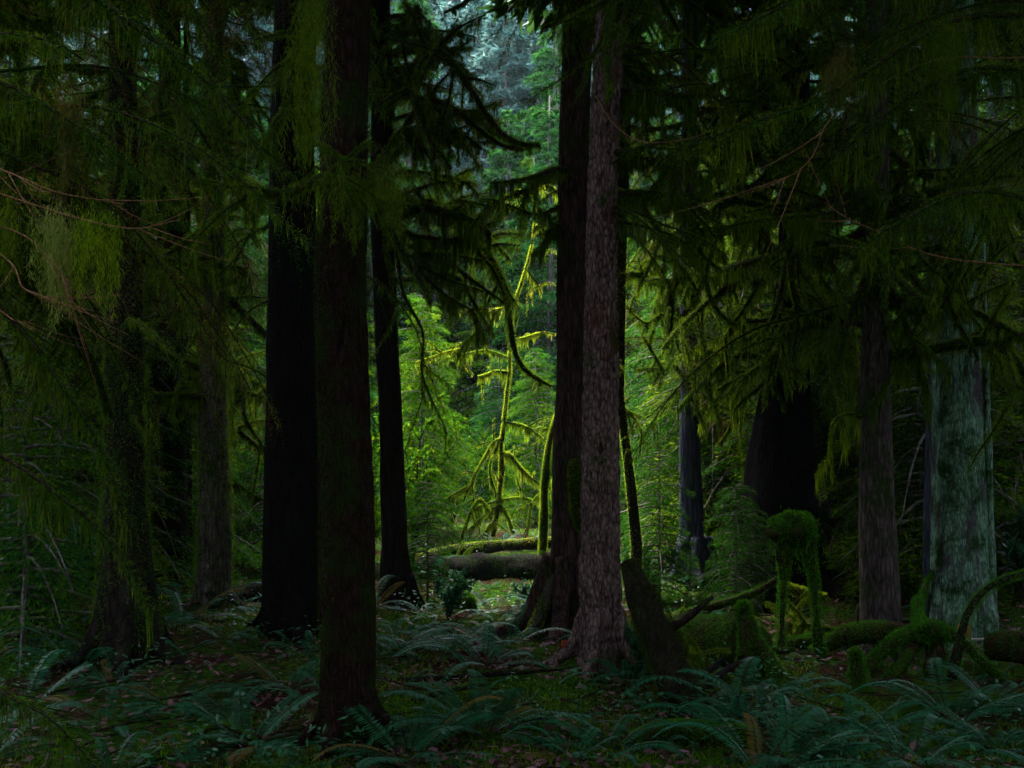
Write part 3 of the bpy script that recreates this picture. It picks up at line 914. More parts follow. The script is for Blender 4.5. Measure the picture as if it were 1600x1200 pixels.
for (px, py, s_) in ((1466, 410, .055), (1505, 985, .06)):
    b = MB()
    P = smooth_path(np.array([W(px, py - 22, 9.42), W(px + 3, py, 9.40), W(px - 2, py + 20, 9.42)]) - o, 8)
    b.tube(P, [.01, .03, s_ * .8, s_, s_ * .8, .04, .02, .008], 9, 0, wob=.4, f=9)
    b.build('rot_patch', M_orange, t)

# ------------------------------------------------------------------ dead wood on the floor
def log_thing(name, pts, radii, mat, label, cat, moss=3000, mossm=None, mpatch=.3, sides=20, ml=(.015, .04), top=.9, wob=.14, hang=0.0, root=False, group=None, subs=0):
    P = np.array([W(*p) for p in pts])
    c = P.mean(0).copy()
    c[2] = float(gz(c[0], c[1]))
    P = smooth_path(P, 10 * len(pts)) - c
    r = np.interp(np.linspace(0, 1, len(P)), np.linspace(0, 1, len(radii)), radii)
    t = thing(name, tuple(c), label, cat, group)
    b = MB()
    b.tube(P, r, max(sides, 28) if r.max() > .1 else sides, 0, wob=wob * 1.8, f=3.5, seed=len(label), furrow=.12 * r.max(), ff=14)
    if r.max() > .08:
        for q in range(4):
            u_ = R.uniform(.1, .9)
            c_, T_ = lerp_at(P, np.array([u_]))
            v_ = unit(np.cross(T_[0], R.normal(size=3)) + np.array([0, 0, .6]) + T_[0] * .3)
            l_ = r.max() * R.uniform(1.5, 3.2)
            b.tube(crook(smooth_path([c_[0], c_[0] + v_ * l_], 8), .02, 5, q), np.linspace(r.max() * .22, r.max() * .07, 8), 8, 0, wob=.3, f=9)
    b.build('wood', mat, t)
    b = MB()
    fuzz(b, P, r, int(moss * 2.2), (ml[0] * .7, ml[1] * .7), .003, 0, top, hang, (.03, .12), patch=mpatch, seed=len(label) * .7, rmul=1.02)
    if b.V:
        b.build('moss', M_moss_green if mossm in (None, M_moss) else mossm, t)
    return t


log_thing('fallen_log', [(560, 912, 15.4), (640, 902, 15.2), (730, 900, 15.0), (900, 893, 14.8)], [.26, .28, .30, .32], M_bark_black,
          'big black fallen log across the middle, bright moss along its top', 'log', 12000, M_moss, .45, top=1.0)
log_thing('fallen_log', [(640, 878, 16.6), (720, 860, 17.0), (880, 846, 17.4)], [.08, .11, .09], M_bark_dark,
          'mossy upper log lit from behind, lying beneath the slender dead tree', 'log', 9000, M_moss_y, .15)
log_thing('fallen_log', [(970, 872, 17), (1030, 872, 17), (1100, 866, 17)], [.08, .09, .08], M_wood, 'slim far log between the leaning trunk and the blue-grey trunk', 'log', 2500, M_moss_y)
log_thing('fallen_log', [(990, 1010, 8.6), (1080, 1012, 8.2), (1150, 1020, 7.8), (1168, 1024, 7.7)], [.20, .25, .27, .26], M_wood,
          'thick rotten log with brown mossy top and black underside, right of centre', 'log', 12000, M_moss, .42, ml=(.02, .05), top=1.0)
log_thing('leaning_snag', [(985, 880, 7.0), (1005, 935, 6.8), (1035, 1010, 6.6), (1075, 1120, 6.4), (1085, 1160, 6.4)], [.06, .10, .13, .16, .17], M_bark_dark,
          'short dark broken snag leaning left toward the red-grey trunk', 'snag', 12000, M_moss_dark, .45, top=.5)
log_thing('fallen_log', [(985, 1162, 5.4), (1060, 1148, 5.5), (1180, 1158, 5.5)], [.05, .07, .07], M_wood, 'low moss-covered log close to the camera at the foot of the snag', 'log', 9000, M_moss, .1)
log_thing('fallen_branch', [(585, 1058, 7.0), (660, 1062, 7.0), (760, 1054, 7.1), (880, 1046, 7.2)], [.012, .02, .022, .014], M_bark_dark,
          'long thin black branch lying across the ferns between two trunks', 'branch', 600, M_moss, .5, sides=8)
log_thing('fallen_branch', [(590, 1112, 6.2), (680, 1085, 6.4), (760, 1068, 6.8)], [.014, .018, .012], M_bark_dark, 'shorter dark branch lying just below the long thin one', 'branch', 500, M_moss, .5, sides=8)
log_thing('fallen_log', [(1270, 1022, 8.6), (1330, 992, 8.5), (1400, 990, 8.3), (1450, 1000, 8.2)], [.06, .09, .09, .07], M_wood,
          'arched mossy log running left from the spidery rootwad', 'log', 9000, M_moss, .3)
log_thing('fallen_log', [(1200, 1030, 8.8), (1235, 1010, 8.8), (1275, 1000, 8.7)], [.06, .07, .06], M_wood, 'short mossy log under the round-topped mossy stump', 'log', 4000, M_moss, .05)
log_thing('fallen_log', [(1060, 960, 10.5), (1110, 948, 10.4), (1170, 930, 10.2), (1215, 905, 10)], [.035, .05, .045, .03], M_wood, 'thin mossy log sloping up behind the small knobbed stump', 'log', 2500, M_moss, .2)
log_thing('fallen_log', [(1220, 915, 9.6), (1250, 925, 9.6), (1290, 935, 9.5)], [.04, .05, .04], M_wood, 'short mossy length caught between the legs of the round-topped stump', 'log', 2500, M_moss_y, .1)
log_thing('fallen_log', [(1545, 1010, 8), (1600, 1015, 7.8), (1680, 1020, 7.6)], [.10, .13, .13], M_wood, 'mossy log end at the right edge behind the pale stick', 'log', 5000, M_moss, .1)
log_thing('weathered_stick', [(1508, 1000, 8.3), (1535, 999, 8.2), (1552, 1000, 8.2)], [.012, .014, .012], M_whitestick, 'short pale pinkish stick beside the curved black branch', 'stick', 20, M_moss, .9, sides=8)
log_thing('curved_branch', [(1488, 1060, 7.2), (1498, 1010, 7.2), (1512, 960, 7.2), (1545, 918, 7.3), (1600, 896, 7.4), (1640, 890, 7.4)], [.045, .04, .035, .028, .022, .016], M_bark_dark,
          'black curved branch rising out of the ferns in front of the pale trunk', 'branch', 2500, M_moss, .4, top=.2, sides=10)
log_thing('mossy_snag', [(846, 915, 15), (848, 860, 15), (850, 800, 15), (851, 755, 15), (857, 700, 15), (866, 660, 15), (872, 640, 15.2)], [.07, .065, .06, .055, .045, .035, .02], M_wood,
          'curved bright green moss-clad stem half hidden behind the dark buttressed trunk', 'snag', 9000, M_moss_y, .05, top=.1, sides=10)
log_thing('fallen_log', [(330, 960, 11), (400, 930, 11.4), (480, 940, 11.6)], [.16, .17, .16], M_bark_dark, 'dark log between the shaggy trunk and the thick black trunk', 'log', 4000, M_moss, .4)
log_thing('fallen_branch', [(385, 960, 10.5), (430, 1020, 9), (465, 1090, 7.5), (480, 1130, 7)], [.03, .03, .028, .02], M_wood, 'mossy branch sloping down beside the nearest trunk', 'branch', 2200, M_moss, .2, sides=9)
log_thing('fallen_branch', [(300, 1150, 5.4), (350, 1135, 5.6), (400, 1160, 5.6)], [.014, .018, .012], M_wood, 'short mossy branch low among the ferns on the left', 'branch', 900, M_moss, .1, sides=8)
log_thing('fallen_branch', [(640, 935, 12), (662, 952, 11.6), (672, 990, 11)], [.012, .02, .022], M_wood, 'crooked lit branch stub near the foot of the second dark trunk', 'branch', 700, M_moss_y, .3, sides=8)


def stump(name, label, cat, head, hr, legs, mossm, moss_n, mat=M_wood, ml=(.015, .04)):
    """a rotted stump: moss-capped head carried on root legs"""
    mossm = M_moss_green
    c = W(*head)
    c0 = np.array([c[0], c[1], float(gz(c[0], c[1]))])
    t = thing(name, tuple(c0), label, cat)
    b = MB()
    n = 13
    zz = np.linspace(-1, 1, n)
    hx, hz = hr
    P = np.stack([np.zeros(n), np.zeros(n), zz * hz], -1) + (c - c0)
    r = hx * np.sqrt(np.maximum(0.01, 1 - zz ** 2))
    b.tube(P, r, 20, 0, wob=.5, f=6)
    b.build('head', mat, t)
    b = MB()
    fuzz(b, P, r, moss_n, ml, .005, 0, .5, .15, (.03, .12), rmul=1.0, down=-.1)
    nv = unit(R.normal(size=(moss_n, 3)))
    nv[:, 2] = np.abs(nv[:, 2]) * 1.2 - .2
    b.blades((c - c0) + nv * np.array([hx, hx, hz]) * (.50 + .95 * noise3(nv + hx * 50, 2.4))[:, None] + np.array([0, 0, -.35 * hz]) * (nv[:, :1] ** 2 + nv[:, 1:2] ** 2), nv + R.normal(size=nv.shape) * .5, R.uniform(ml[0], ml[1], moss_n), .005, 0)
    b.build('moss', mossm, t)
    for pts, rad in legs:
        Q = crook(smooth_path(np.array([W(*p) for p in pts]) - c0, 16), .035, 5, len(label) + pts[-1][0])
        b = MB()
        rr_ = np.interp(np.linspace(0, 1, 16), np.linspace(0, 1, len(rad)), rad)
        b.tube(Q, rr_, 18, 0, wob=.5, f=7, furrow=.2 * max(rad), ff=22)
        fuzz(b, Q, rr_, int(14000 * np.linalg.norm(Q[-1] - Q[0]) * max(rad) / .05 * .5), (.010, .035), .0036, 1, .85, .04, (.03, .12), patch=.47, seed=pts[0][0])
        b.build('root', [mat, mossm], t)
    return t


stump('mossy_stump', 'round-topped mossy stump standing high on two thin root legs', 'stump', (1240, 826, 8.5), (.165, .135),
      [([(1232, 838, 8.5), (1228, 900, 8.5), (1220, 980, 8.4), (1216, 1050, 8.3)], [.08, .04, .028, .05]),
       ([(1256, 830, 8.5), (1266, 890, 8.5), (1275, 960, 8.4), (1284, 1045, 8.3)], [.08, .045, .03, .055])], M_moss, 9000, ml=(.02, .055))
stump('mossy_stump', 'small knobbed stump splitting into two dark legs, end of the rotten log', 'stump', (1162, 952, 7.5), (.05, .05),
      [([(1160, 955, 7.5), (1163, 1000, 7.4), (1172, 1068, 7.3)], [.04, .055, .07]),
       ([(1166, 960, 7.5), (1188, 1010, 7.4), (1218, 1062, 7.3)], [.04, .06, .07])], M_moss, 1500)
stump('root_wad', 'spidery rootwad with green domed top and roots arching outwards', 'rootwad', (1452, 988, 8.0), (.15, .09),
      [([(1440, 985, 8), (1400, 1010, 7.9), (1362, 1036, 7.8), (1330, 1060, 7.7)], [.07, .06, .05, .045]),
       ([(1445, 992, 8), (1415, 1025, 7.8), (1392, 1055, 7.7), (1374, 1085, 7.6)], [.06, .055, .045, .04]),
       ([(1460, 985, 8), (1495, 1000, 7.9), (1530, 1030, 7.8), (1560, 1065, 7.7)], [.06, .045, .04, .03]),
       ([(1450, 995, 8), (1462, 1035, 7.9), (1468, 1080, 7.8)], [.09, .09, .08]),
       ([(1440, 980, 8.2), (1436, 950, 9), (1456, 895, 9.75)], [.05, .045, .012])], M_moss, 7000)
stump('pointed_stump', 'little pointed stump with a moss cap in front of the rootwad', 'stump', (1337, 1022, 7.2), (.035, .03),
      [([(1336, 1022, 7.2), (1338, 1050, 7.2), (1345, 1090, 7.15)], [.03, .06, .09])], M_moss_y, 900)
stump('mossy_stump', 'squat dark stump with glowing moss cap, left of the buttressed trunk', 'stump', (726, 945, 10.4), (.11, .10),
      [([(726, 950, 10.4), (722, 975, 10.4), (716, 1000, 10.3)], [.09, .12, .15])], M_moss, 3500)

rg = np.random.default_rng(64)
for i in range(34):
    y = rg.uniform(6.8, 17)
    x = rg.uniform(-.55, .55) * y
    t = thing('fallen_limb', (x, y, float(gz(x, y)) + .03), 'mossy dead limb lying among the ferns', 'branch', 'mossy limbs on the forest floor')
    put_bough(t, 'mossy', int(rg.integers(5)), (0, 0, 0), rg.uniform(0, 6.28), rg.uniform(-.05, .08), rg.uniform(.45, .9), rg.uniform(-.4, .4))

# slender dead tree in the clearing, glowing with moss
def pole_tree():
    d = 21.0
    base = W(772, 835, d)
    base[2] = float(gz(base[0], d))
    t = thing('mossy_dead_tree', tuple(base), 'slender dead tree glowing with yellow-green moss in the central clearing', 'tree')
    def limb(pts, r0, r1, n=26, name='limb', fz=1500, hang=.5, hl=(.05, .35), sub=0):
        P = crook(smooth_path(np.array([W(x, y, d + (q[0] if q else 0)) for x, y, *q in pts]) - base, n), .02, 2.5, r0 * 100)
        L = float(np.linalg.norm(np.diff(P, axis=0), axis=1).sum())
        b = MB()
        r0, r1 = r0 * .8, r1 * .8
        rr_ = np.linspace(r0, r1, n)
        b.tube(P, rr_, 9, 0, wob=.4, f=5)
        sub += 2
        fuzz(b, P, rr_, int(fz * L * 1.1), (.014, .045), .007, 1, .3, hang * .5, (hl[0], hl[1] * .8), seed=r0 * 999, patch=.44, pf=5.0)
        for k in range(sub):
            u = R.uniform(.15, .95)
            c, T = lerp_at(P, np.array([u]))
            dv = unit(T[0] * .5 + R.normal(size=3) * .8)
            e = c[0] + dv * R.uniform(.2, .75) + np.array([0, 0, -.2])
            Q = crook(smooth_path([c[0], (c[0] + e) / 2 + np.array([0, 0, .05]), e], 8), .03, 4, k)
            b.tube(Q, np.linspace(.018, .006, 8), 5, 0)
            fuzz(b, Q, .010, 120, (.012, .035), .008, 1, .1, .4, (.03, .14))
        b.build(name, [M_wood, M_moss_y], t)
    limb([(770, 838), (777, 800), (783, 745), (783, 700), (787, 660), (795, 590), (798, 530), (803, 480), (816, 440), (827, 400), (836, 340), (834, 300)], .070, .014, 60, 'trunk', 2200, .25, (.04, .16))
    limb([(795, 582), (775, 581), (762, 586), (748, 590)], .035, .015, fz=3000)
    limb([(800, 532), (820, 528), (843, 520)], .03, .012, fz=2000)
    limb([(798, 560), (760, 548), (720, 556), (690, 562)], .02, .008, sub=3)
    limb([(787, 660), (805, 662), (822, 668), (833, 674), (845, 668), (858, 672)], .03, .014, fz=2400, hl=(.08, .4), sub=3)
    limb([(784, 708), (798, 712), (806, 722), (822, 740), (840, 755), (856, 766)], .055, .022, fz=2400, hl=(.06, .4), sub=4)
    limb([(783, 686), (770, 692), (752, 722), (738, 752), (724, 782)], .032, .012, fz=2400, sub=5)
    limb([(780, 690), (765, 730), (775, 768), (785, 780)], .025, .012, fz=1600, sub=2)
    limb([(777, 790), (758, 805), (742, 822), (728, 838)], .04, .02, fz=2400, sub=2)
    limb([(778, 785), (790, 800), (798, 818), (804, 835)], .035, .018, fz=2400, sub=2)
    limb([(740, 795), (770, 785), (805, 778), (835, 783), (858, 795)], .032, .015, fz=2600, sub=3, hl=(.06, .3))
    limb([(808, 470), (788, 482), (760, 486), (735, 492)], .02, .008, sub=3)
    limb([(822, 420), (838, 440), (846, 458)], .03, .01, fz=1600, sub=2)
    limb([(832, 360), (846, 350), (852, 372), (850, 400)], .03, .01, fz=1600)
    limb([(833, 300), (805, 300), (770, 318)], .02, .008, sub=3)
    limb([(834, 300), (860, 290), (880, 310)], .02, .008, sub=2)
    limb([(730, 760), (700, 778), (670, 800)], .02, .01, sub=3)
    limb([(765, 800, -.3), (750, 780, -.4), (735, 800, -.5), (722, 838, -.5)], .022, .01, fz=2400, sub=3)
    limb([(775, 812, -.2), (762, 826, -.3), (752, 842, -.4)], .03, .02, fz=2400, sub=2)
    limb([(858, 766, 0), (840, 775, -.2), (828, 800, -.3), (824, 835, -.3)], .02, .01, fz=2400, sub=3)
    limb([(800, 716, 0), (812, 760, .2), (818, 800, .2)], .014, .006, fz=2000, sub=3)
    limb([(720, 545, 0), (690, 552, -.2), (650, 566, -.3)], .018, .008, fz=1800, sub=3)
    limb([(738, 752, 0), (742, 790, 0), (750, 830, .1)], .014, .006, fz=2000, sub=2)
    limb([(858, 672, 0), (868, 650, 0), (872, 700, 0), (862, 760, 0)], .02, .01, fz=2000, sub=3)
pole_tree()

# ------------------------------------------------------------------ ferns, shrubs, saplings
FROND = []
def frond_mesh(v):
    """sword fern frond: arching rachis with a row of narrow pinnae down each side, along +X"""
    b = MB()
    L = [.75, .95, .62, .85][v]
    n = 60
    t = np.linspace(0, 1, 24)
    arch = [.55, .75, .4, .95][v]
    P = np.stack([L * np.sin(t * 1.25) / 1.02, .03 * np.sin(t * 3 + v), L * (.62 * t - arch * t ** 2.1)], -1)
    b.tube(P, np.linspace(.0035, .001, 24), 4, 0)
    u = np.linspace(.10, .995, n)
    C, T = lerp_at(P, u)
    pl = .085 * np.sin(np.clip((1.02 - u) * 1.9 + .25, 0, pi / 2 + .35)) * np.minimum(1, .3 + 3.2 * u) + .006
    for sgn in (-1, 1):
        S = np.cross(T, np.array([0, 0, 1.0])) * sgn
        D = unit(S + T * .35 + R.normal(size=(n, 3)) * .06 + np.array([0, 0, -.18]))
        b.blades(C, D, pl * R.uniform(.9, 1.08, n), .0125, 1, N=np.array([0, 0, 1.0]) + R.normal(size=(n, 3)) * .12, mid=.35, bend=.12)
    return b.mesh('frond', [M_branch, M_fern])
FROND = [frond_mesh(v) for v in range(4)]
for v in (0, 2):
    me = FROND[v].copy()
    me.materials[1] = M_fern_dry
    FROND.append(me)


def fern(px, py, size, label, nf=13, group=None, azc=None, spread=2 * pi):
    d = CZ * F / (py - HY)
    x = (px - 800) / F * d
    d2 = d
    g = float(gz(x, d2))
    size = size * .74
    t = thing('sword_fern', (x, d2, g - .02), label, 'fern', group, rz=R.uniform(0, 6))
    for k in range(nf):
        a = (k + R.uniform(-.3, .3)) * 2 * pi / nf if azc is None else azc + R.uniform(-.5, .5) * spread
        o = bpy.data.objects.new('frond', FROND[int(R.integers(4)) if R.random() > .06 else int(R.integers(4, 6))])
        o.rotation_euler = (R.uniform(-.35, .35), R.uniform(-.55, .30), a)
        s = size * R.uniform(.75, 1.15)
        o.scale = (s, s, s)
        o.location = (cos(a) * .03, sin(a) * .03, 0)
        link(o, t)
    return t


special = [
    (1190, 1118, 1.0, 'big teal fern in front of the small knobbed stump'),
    (1340, 1165, .95, 'blue-green fern with drooping fronds beneath the little pointed stump'),
    (1490, 1110, 1.25, 'broad arching fern below the curved black branch'),
    (1430, 1195, .9, 'fern at the bottom edge under the broad arching fern'),
    (1230, 1200, .9, 'fern with comb-like fronds at the bottom edge right of centre'),
    (760, 1165, 1.15, 'long-fronded fern at the bottom between the two main trunks'),
    (640, 1195, 1.0, 'teal fern against the right side of the nearest trunk'),
    (765, 1000, .8, 'pale fern beside the squat mossy stump'),
    (735, 905, .8, 'fern lifting two white-lit fronds before the big black log'),
    (620, 1035, .95, 'fern between the nearest trunk and the long thin branch'),
    (450, 1090, .9, 'grey-green fern between the black trunk and the nearest trunk'),
    (390, 1165, 1.0, 'mid green fern at the lower left of the nearest trunk'),
    (1120, 905, .9, 'arching fern behind the small knobbed stump'),
    (1010, 905, .7, 'pale bluish fern crowning the leaning snag'),
    (950, 1190, .8, 'fern at the bottom edge before the red-grey trunk'),
    (985, 1075, .7, 'bushy fern at the foot of the red-grey trunk'),
    (1560, 1160, 1.0, 'dim fern in the bottom right corner'),
]
for px, py, s, lb in special:
    fern(px, py, s, lb, 15)
rg = np.random.default_rng(5)
spots = []
for i in range(1200):
    if len(spots) >= 110:
        break
    py = rg.uniform(850, 1230)
    px = rg.uniform(-60, 1660)
    d = CZ * F / (py - HY)
    if abs(px - 548) < 100 and py > 1090:
        continue
    if rg.random() < (.55 if px < 420 else .25 if py < 1000 else 0):
        continue
    x = (px - 800) / F * d
    if all((x - a) ** 2 + (d - c) ** 2 > .26 for a, c in spots):
        spots.append((x, d))
        fern(px, py, rg.choice([.4, .55, .75, 1.0]) * rg.uniform(.85, 1.15), 'sword fern growing out of the mossy forest floor', int(rg.integers(9, 14)), 'sword ferns on the forest floor')

def leafy_mesh(seed, H, Rr, n, leaf, mat, lw=.55):
    """understorey shrub: a few stems and scattered leaves on twigs"""
    rg = np.random.default_rng(seed)
    b = MB()
    for k in range(9):
        a = rg.uniform(0, 6.28)
        e = np.array([cos(a) * Rr * rg.uniform(.3, 1), sin(a) * Rr * rg.uniform(.3, 1), H * rg.uniform(.55, 1.05)])
        P = crook(smooth_path([[0, 0, 0], [e[0] * .3, e[1] * .3, e[2] * .55], e], 14), .06, 3, seed + k)
        b.tube(P, np.linspace(.016, .003, 14), 5, 0)
        for j in range(9):
            u = rg.uniform(.25, 1)
            c, T = lerp_at(P, np.array([u]))
            v = unit(T[0] * .4 + rg.normal(size=3) * .7)
            l = rg.uniform(.2, .55) * H * .45
            Q = smooth_path([c[0], c[0] + v * l * .5 + np.array([0, 0, .03]), c[0] + v * l], 8)
            b.tube(Q, np.linspace(.005, .0015, 8), 4, 0, cap=False)
            m = n // 81
            q, TT = lerp_at(Q, rg.random(m))
            b.blades(q, rg.normal(size=(m, 3)) + TT * .7, leaf * rg.uniform(.6, 1.3, m), leaf * lw, 1, N=np.array([0, 0, 1.0]) + rg.normal(size=(m, 3)) * .6)
    return b.mesh('foliage', [M_branch, mat])

SHRUB = {'lime': [leafy_mesh(40 + i, 1.6, .8, 5200, .055, M_lime) for i in range(3)],
         'salal': [leafy_mesh(50 + i, .9, .55, 1500, .085, M_salal) for i in range(2)]}


def shrub(kind, x, y, s, label, group=None, cat='shrub', nm='shrub'):
    t = thing(nm, (x, y, float(gz(x, y)) - .03), label, cat, group, rz=R.uniform(0, 6))
    o = bpy.data.objects.new('foliage', SHRUB[kind][int(R.integers(len(SHRUB[kind])))])
    o.scale = (s, s, s * R.uniform(.85, 1.2))
    link(o, t)
    return t

for px, py, d, s, lb in [(700, 0, 13.9, .5, 'little bush in front of the big black log'), (820, 0, 13.6, .4, 'little bush by the log end beside the buttressed trunk'), (1015, 900, 12.5, .8, 'glossy-leaved shrub behind the leaning snag'), (1590, 940, 11, 1.3, 'broad-leaved shrub at the right edge beside the pale trunk'),
                         (1225, 900, 14, 1.0, 'dim shrub at the foot of the broad black trunk'), (700, 1000, 9.7, .5, 'small leafy bush at the foot of the squat stump'),
                         (60, 900, 9, 1.2, 'dark shrub among the left-hand boughs'), (1000, 1040, 7.4, .55, 'round green bush hugging the right foot of the red-grey trunk')]:
    shrub('salal', (px - 800) / F * d, d, s, lb)

SAP = [crown_mesh('foliage', 3.0, .15, 1.15, 60, 260, .07, 70 + i, M_needle, lw=.22, droop=.5, shape=.7) for i in range(2)]
SAPB = [crown_mesh('foliage', 6.5, .4, 2.1, 90, 300, .11, 80 + i, [M_far, M_far, M_lime][i], lw=.25, droop=.55, shape=.7) for i in range(3)]


def sapling(px, d, s, label, big=False, group=None, mesh=None):
    x = (px - 800) / F * d
    g = float(gz(x, d))
    t = thing('young_hemlock', (x, d, g), label, 'sapling', group, rz=R.uniform(0, 6))
    b = MB()
    H = (6.5 if big else 3.0) * s
    zz = np.linspace(-.1, H, 14)
    P = np.stack([zz * 0, zz * 0, zz], -1)
    b.tube(P, np.linspace(.012 * H, .004, 14), 6, 0)
    b.build('trunk', M_bark_far, t)
    ms = mesh or (SAPB if big else SAP)
    o = bpy.data.objects.new('crown', ms[int(R.integers(len(ms)))])
    o.scale = (s, s, s)
    link(o, t)
    return t

sapling(668, 11.6, .50, 'fuzzy young hemlock at the foot of the second dark trunk')
sapling(1030, 12.6, .62, 'young hemlock between the leaning trunk and the blue-grey trunk')
sapling(1150, 12.0, .55, 'small young hemlock against the left flank of the broad black trunk')
sapling(1180, 12.2, .4, 'smallest young hemlock in front of the broad black trunk')
sapling(1440, 12.5, 1.1, 'young hemlock behind the gap left of the pale trunk')
sapling(120, 12, 1.3, 'young hemlock deep among the left-hand trunks')
sapling(1290, 15, 1.4, 'young hemlock behind the round-topped stump')
sapling(1590, 12.5, 1.1, 'young hemlock right of the pale trunk')
sapling(40, 8.2, .9, 'young hemlock low at the left edge')
sapling(420, 15, .9, 'young hemlock partly hidden by the thick black trunk')

# ------------------------------------------------------------------ understorey between the trunks
rg = np.random.default_rng(33)
SAPM = [crown_mesh('foliage', 6.5, .5, 1.9, 90, 380, .085, 90 + i, [M_needle, M_moss][i], lw=.2, droop=.6, shape=.55, gap=.3) for i in range(2)]
for (a, c, d0, d1, n) in ((-60, 240, 9.5, 17, 12), (210, 420, 13.5, 19, 7), (985, 1160, 15, 20, 4), (1100, 1460, 13.5, 20, 13), (1400, 1660, 12, 19, 9)):
    for i in range(n):
        sapling(rg.uniform(a, c), rg.uniform(d0, d1), rg.uniform(.7, 1.15), 'young hemlock in the dark understorey between trunks', True, 'young hemlocks in the understorey', SAPM[:1] if a in (985, 210) else SAPM)

# ------------------------------------------------------------------ the clearing and the woods behind it
rg = np.random.default_rng(21)
for i in range(80):
    y = rg.uniform(17.2, 31)
    x = rg.uniform(-.62, .62) * y
    if abs(x + .3) < 1.0 and y < 22:
        continue
    shrub('lime', x, y, rg.uniform(.8, 1.7) * (.5 if y < 20 else 1), 'leafy shrub in the light of the clearing', 'shrubs in the clearing')
for i in range(44):
    y = rg.uniform(20, 33)
    x = rg.uniform(-.65, .65) * y
    if abs(x + .2) < 1.4 and y < 25:
        continue
    sapling(800 + x / y * F, y, rg.uniform(.35, .95), 'young conifer at the edge of the clearing', True, 'young conifers round the clearing')

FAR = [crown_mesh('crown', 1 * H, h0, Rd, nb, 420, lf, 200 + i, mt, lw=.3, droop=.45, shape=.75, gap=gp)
       for i, (H, h0, Rd, nb, lf, mt, gp) in enumerate([(14, .8, 3.2, 95, .22, M_far, .28), (17, 2.0, 3.4, 105, .24, M_far, .30), (20, 3.0, 3.8, 120, .28, M_far_haze, .32), (12, .5, 3.0, 80, .20, M_lime, .32)])]
FH = [14, 17, 20, 12]


def far_tree(x, y, v, s, label, group):
    g = float(gz(x, y))
    t = thing('background_conifer', (x, y, g), label, 'tree', group, rz=R.uniform(0, 6))
    H = FH[v] * s
    b = MB()
    zz = np.linspace(-.2, H, 12)
    P = crook(np.stack([zz * 0, zz * 0, zz], -1), .12, .4, x)
    b.tube(P, np.linspace(.014 * H, .02, 12), 9, 0)
    b.build('trunk', M_bark_far, t)
    o = bpy.data.objects.new('crown', FAR[v])
    o.scale = (s, s, s)
    link(o, t)

for i in range(190):
    row = i % 5 if i < 150 else 3 + i % 2
    y = [33, 38, 45, 54, 66][row] + rg.uniform(-2.5, 2.5)
    x = (rg.random() * 2 - 1) * (.60 * y + 3)
    v = [int(rg.choice([3, 0])), int(rg.choice([0, 1, 3])), int(rg.choice([1, 2])), 2, 2][row]
    s = rg.uniform(.8, 1.15) * [.9, .95, 1.0, 1.15, 1.3][row]
    s *= 1.1 if row > 2 else 1
    far_tree(x, y, v, s, ['low full conifer standing at the back of the clearing', 'green conifer in the second rank behind the clearing', 'tall conifer in the deeper woods',
                          'tall conifer far behind the clearing, coloured haze-blue', 'conifer on the far slope, tinted blue for haze'][row],
             ['conifers at the back of the clearing', 'second rank of conifers', 'deeper woods conifers', 'far conifers', 'far slope conifers'][row])

for px, y, v, s_ in ((640, 37, 1, 1.15), (700, 41, 2, 1.0), (745, 46, 2, 1.15), (790, 43, 2, 1.1), (835, 44, 2, 1.1), (870, 38, 1, 1.1), (675, 50, 2, 1.25), (765, 54, 2, 1.3), (1000, 40, 1, 1.15), (560, 44, 2, 1.15)):
    far_tree((px - 800) / F * y, y, v, s_, 'tall conifer closing the central gap between the dark trunks', 'tall conifers in the central gap')

# far wooded slope: one mass that nobody could count
def far_wood():
    rg = np.random.default_rng(77)
    b = MB()
    n = 520000
    nt = 620
    tx = rg.uniform(-110, 110, nt)
    ty = rg.uniform(76, 125, nt)
    th = rg.uniform(30, 46, nt)
    g = gz(tx, ty)
    I = rg.integers(nt, size=n)
    u = rg.random(n) ** .8
    a = rg.uniform(0, 2 * pi, n)
    rr_ = 4.6 * (1 - u) ** .8 * np.sqrt(rg.random(n)) + .2
    P = np.stack([tx[I] + rr_ * np.cos(a), ty[I] + rr_ * np.sin(a), g[I] + th[I] * (.06 + .94 * u) - .35 * rr_], -1)
    D = np.stack([np.cos(a), np.sin(a), np.full(n, -.5)], -1) + rg.normal(size=(n, 3)) * .3
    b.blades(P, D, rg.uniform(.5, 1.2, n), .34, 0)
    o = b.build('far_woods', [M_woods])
    tag(o, 'wooded slope far beyond the clearing, tinted blue for haze', 'woods', kind='stuff')
far_wood()

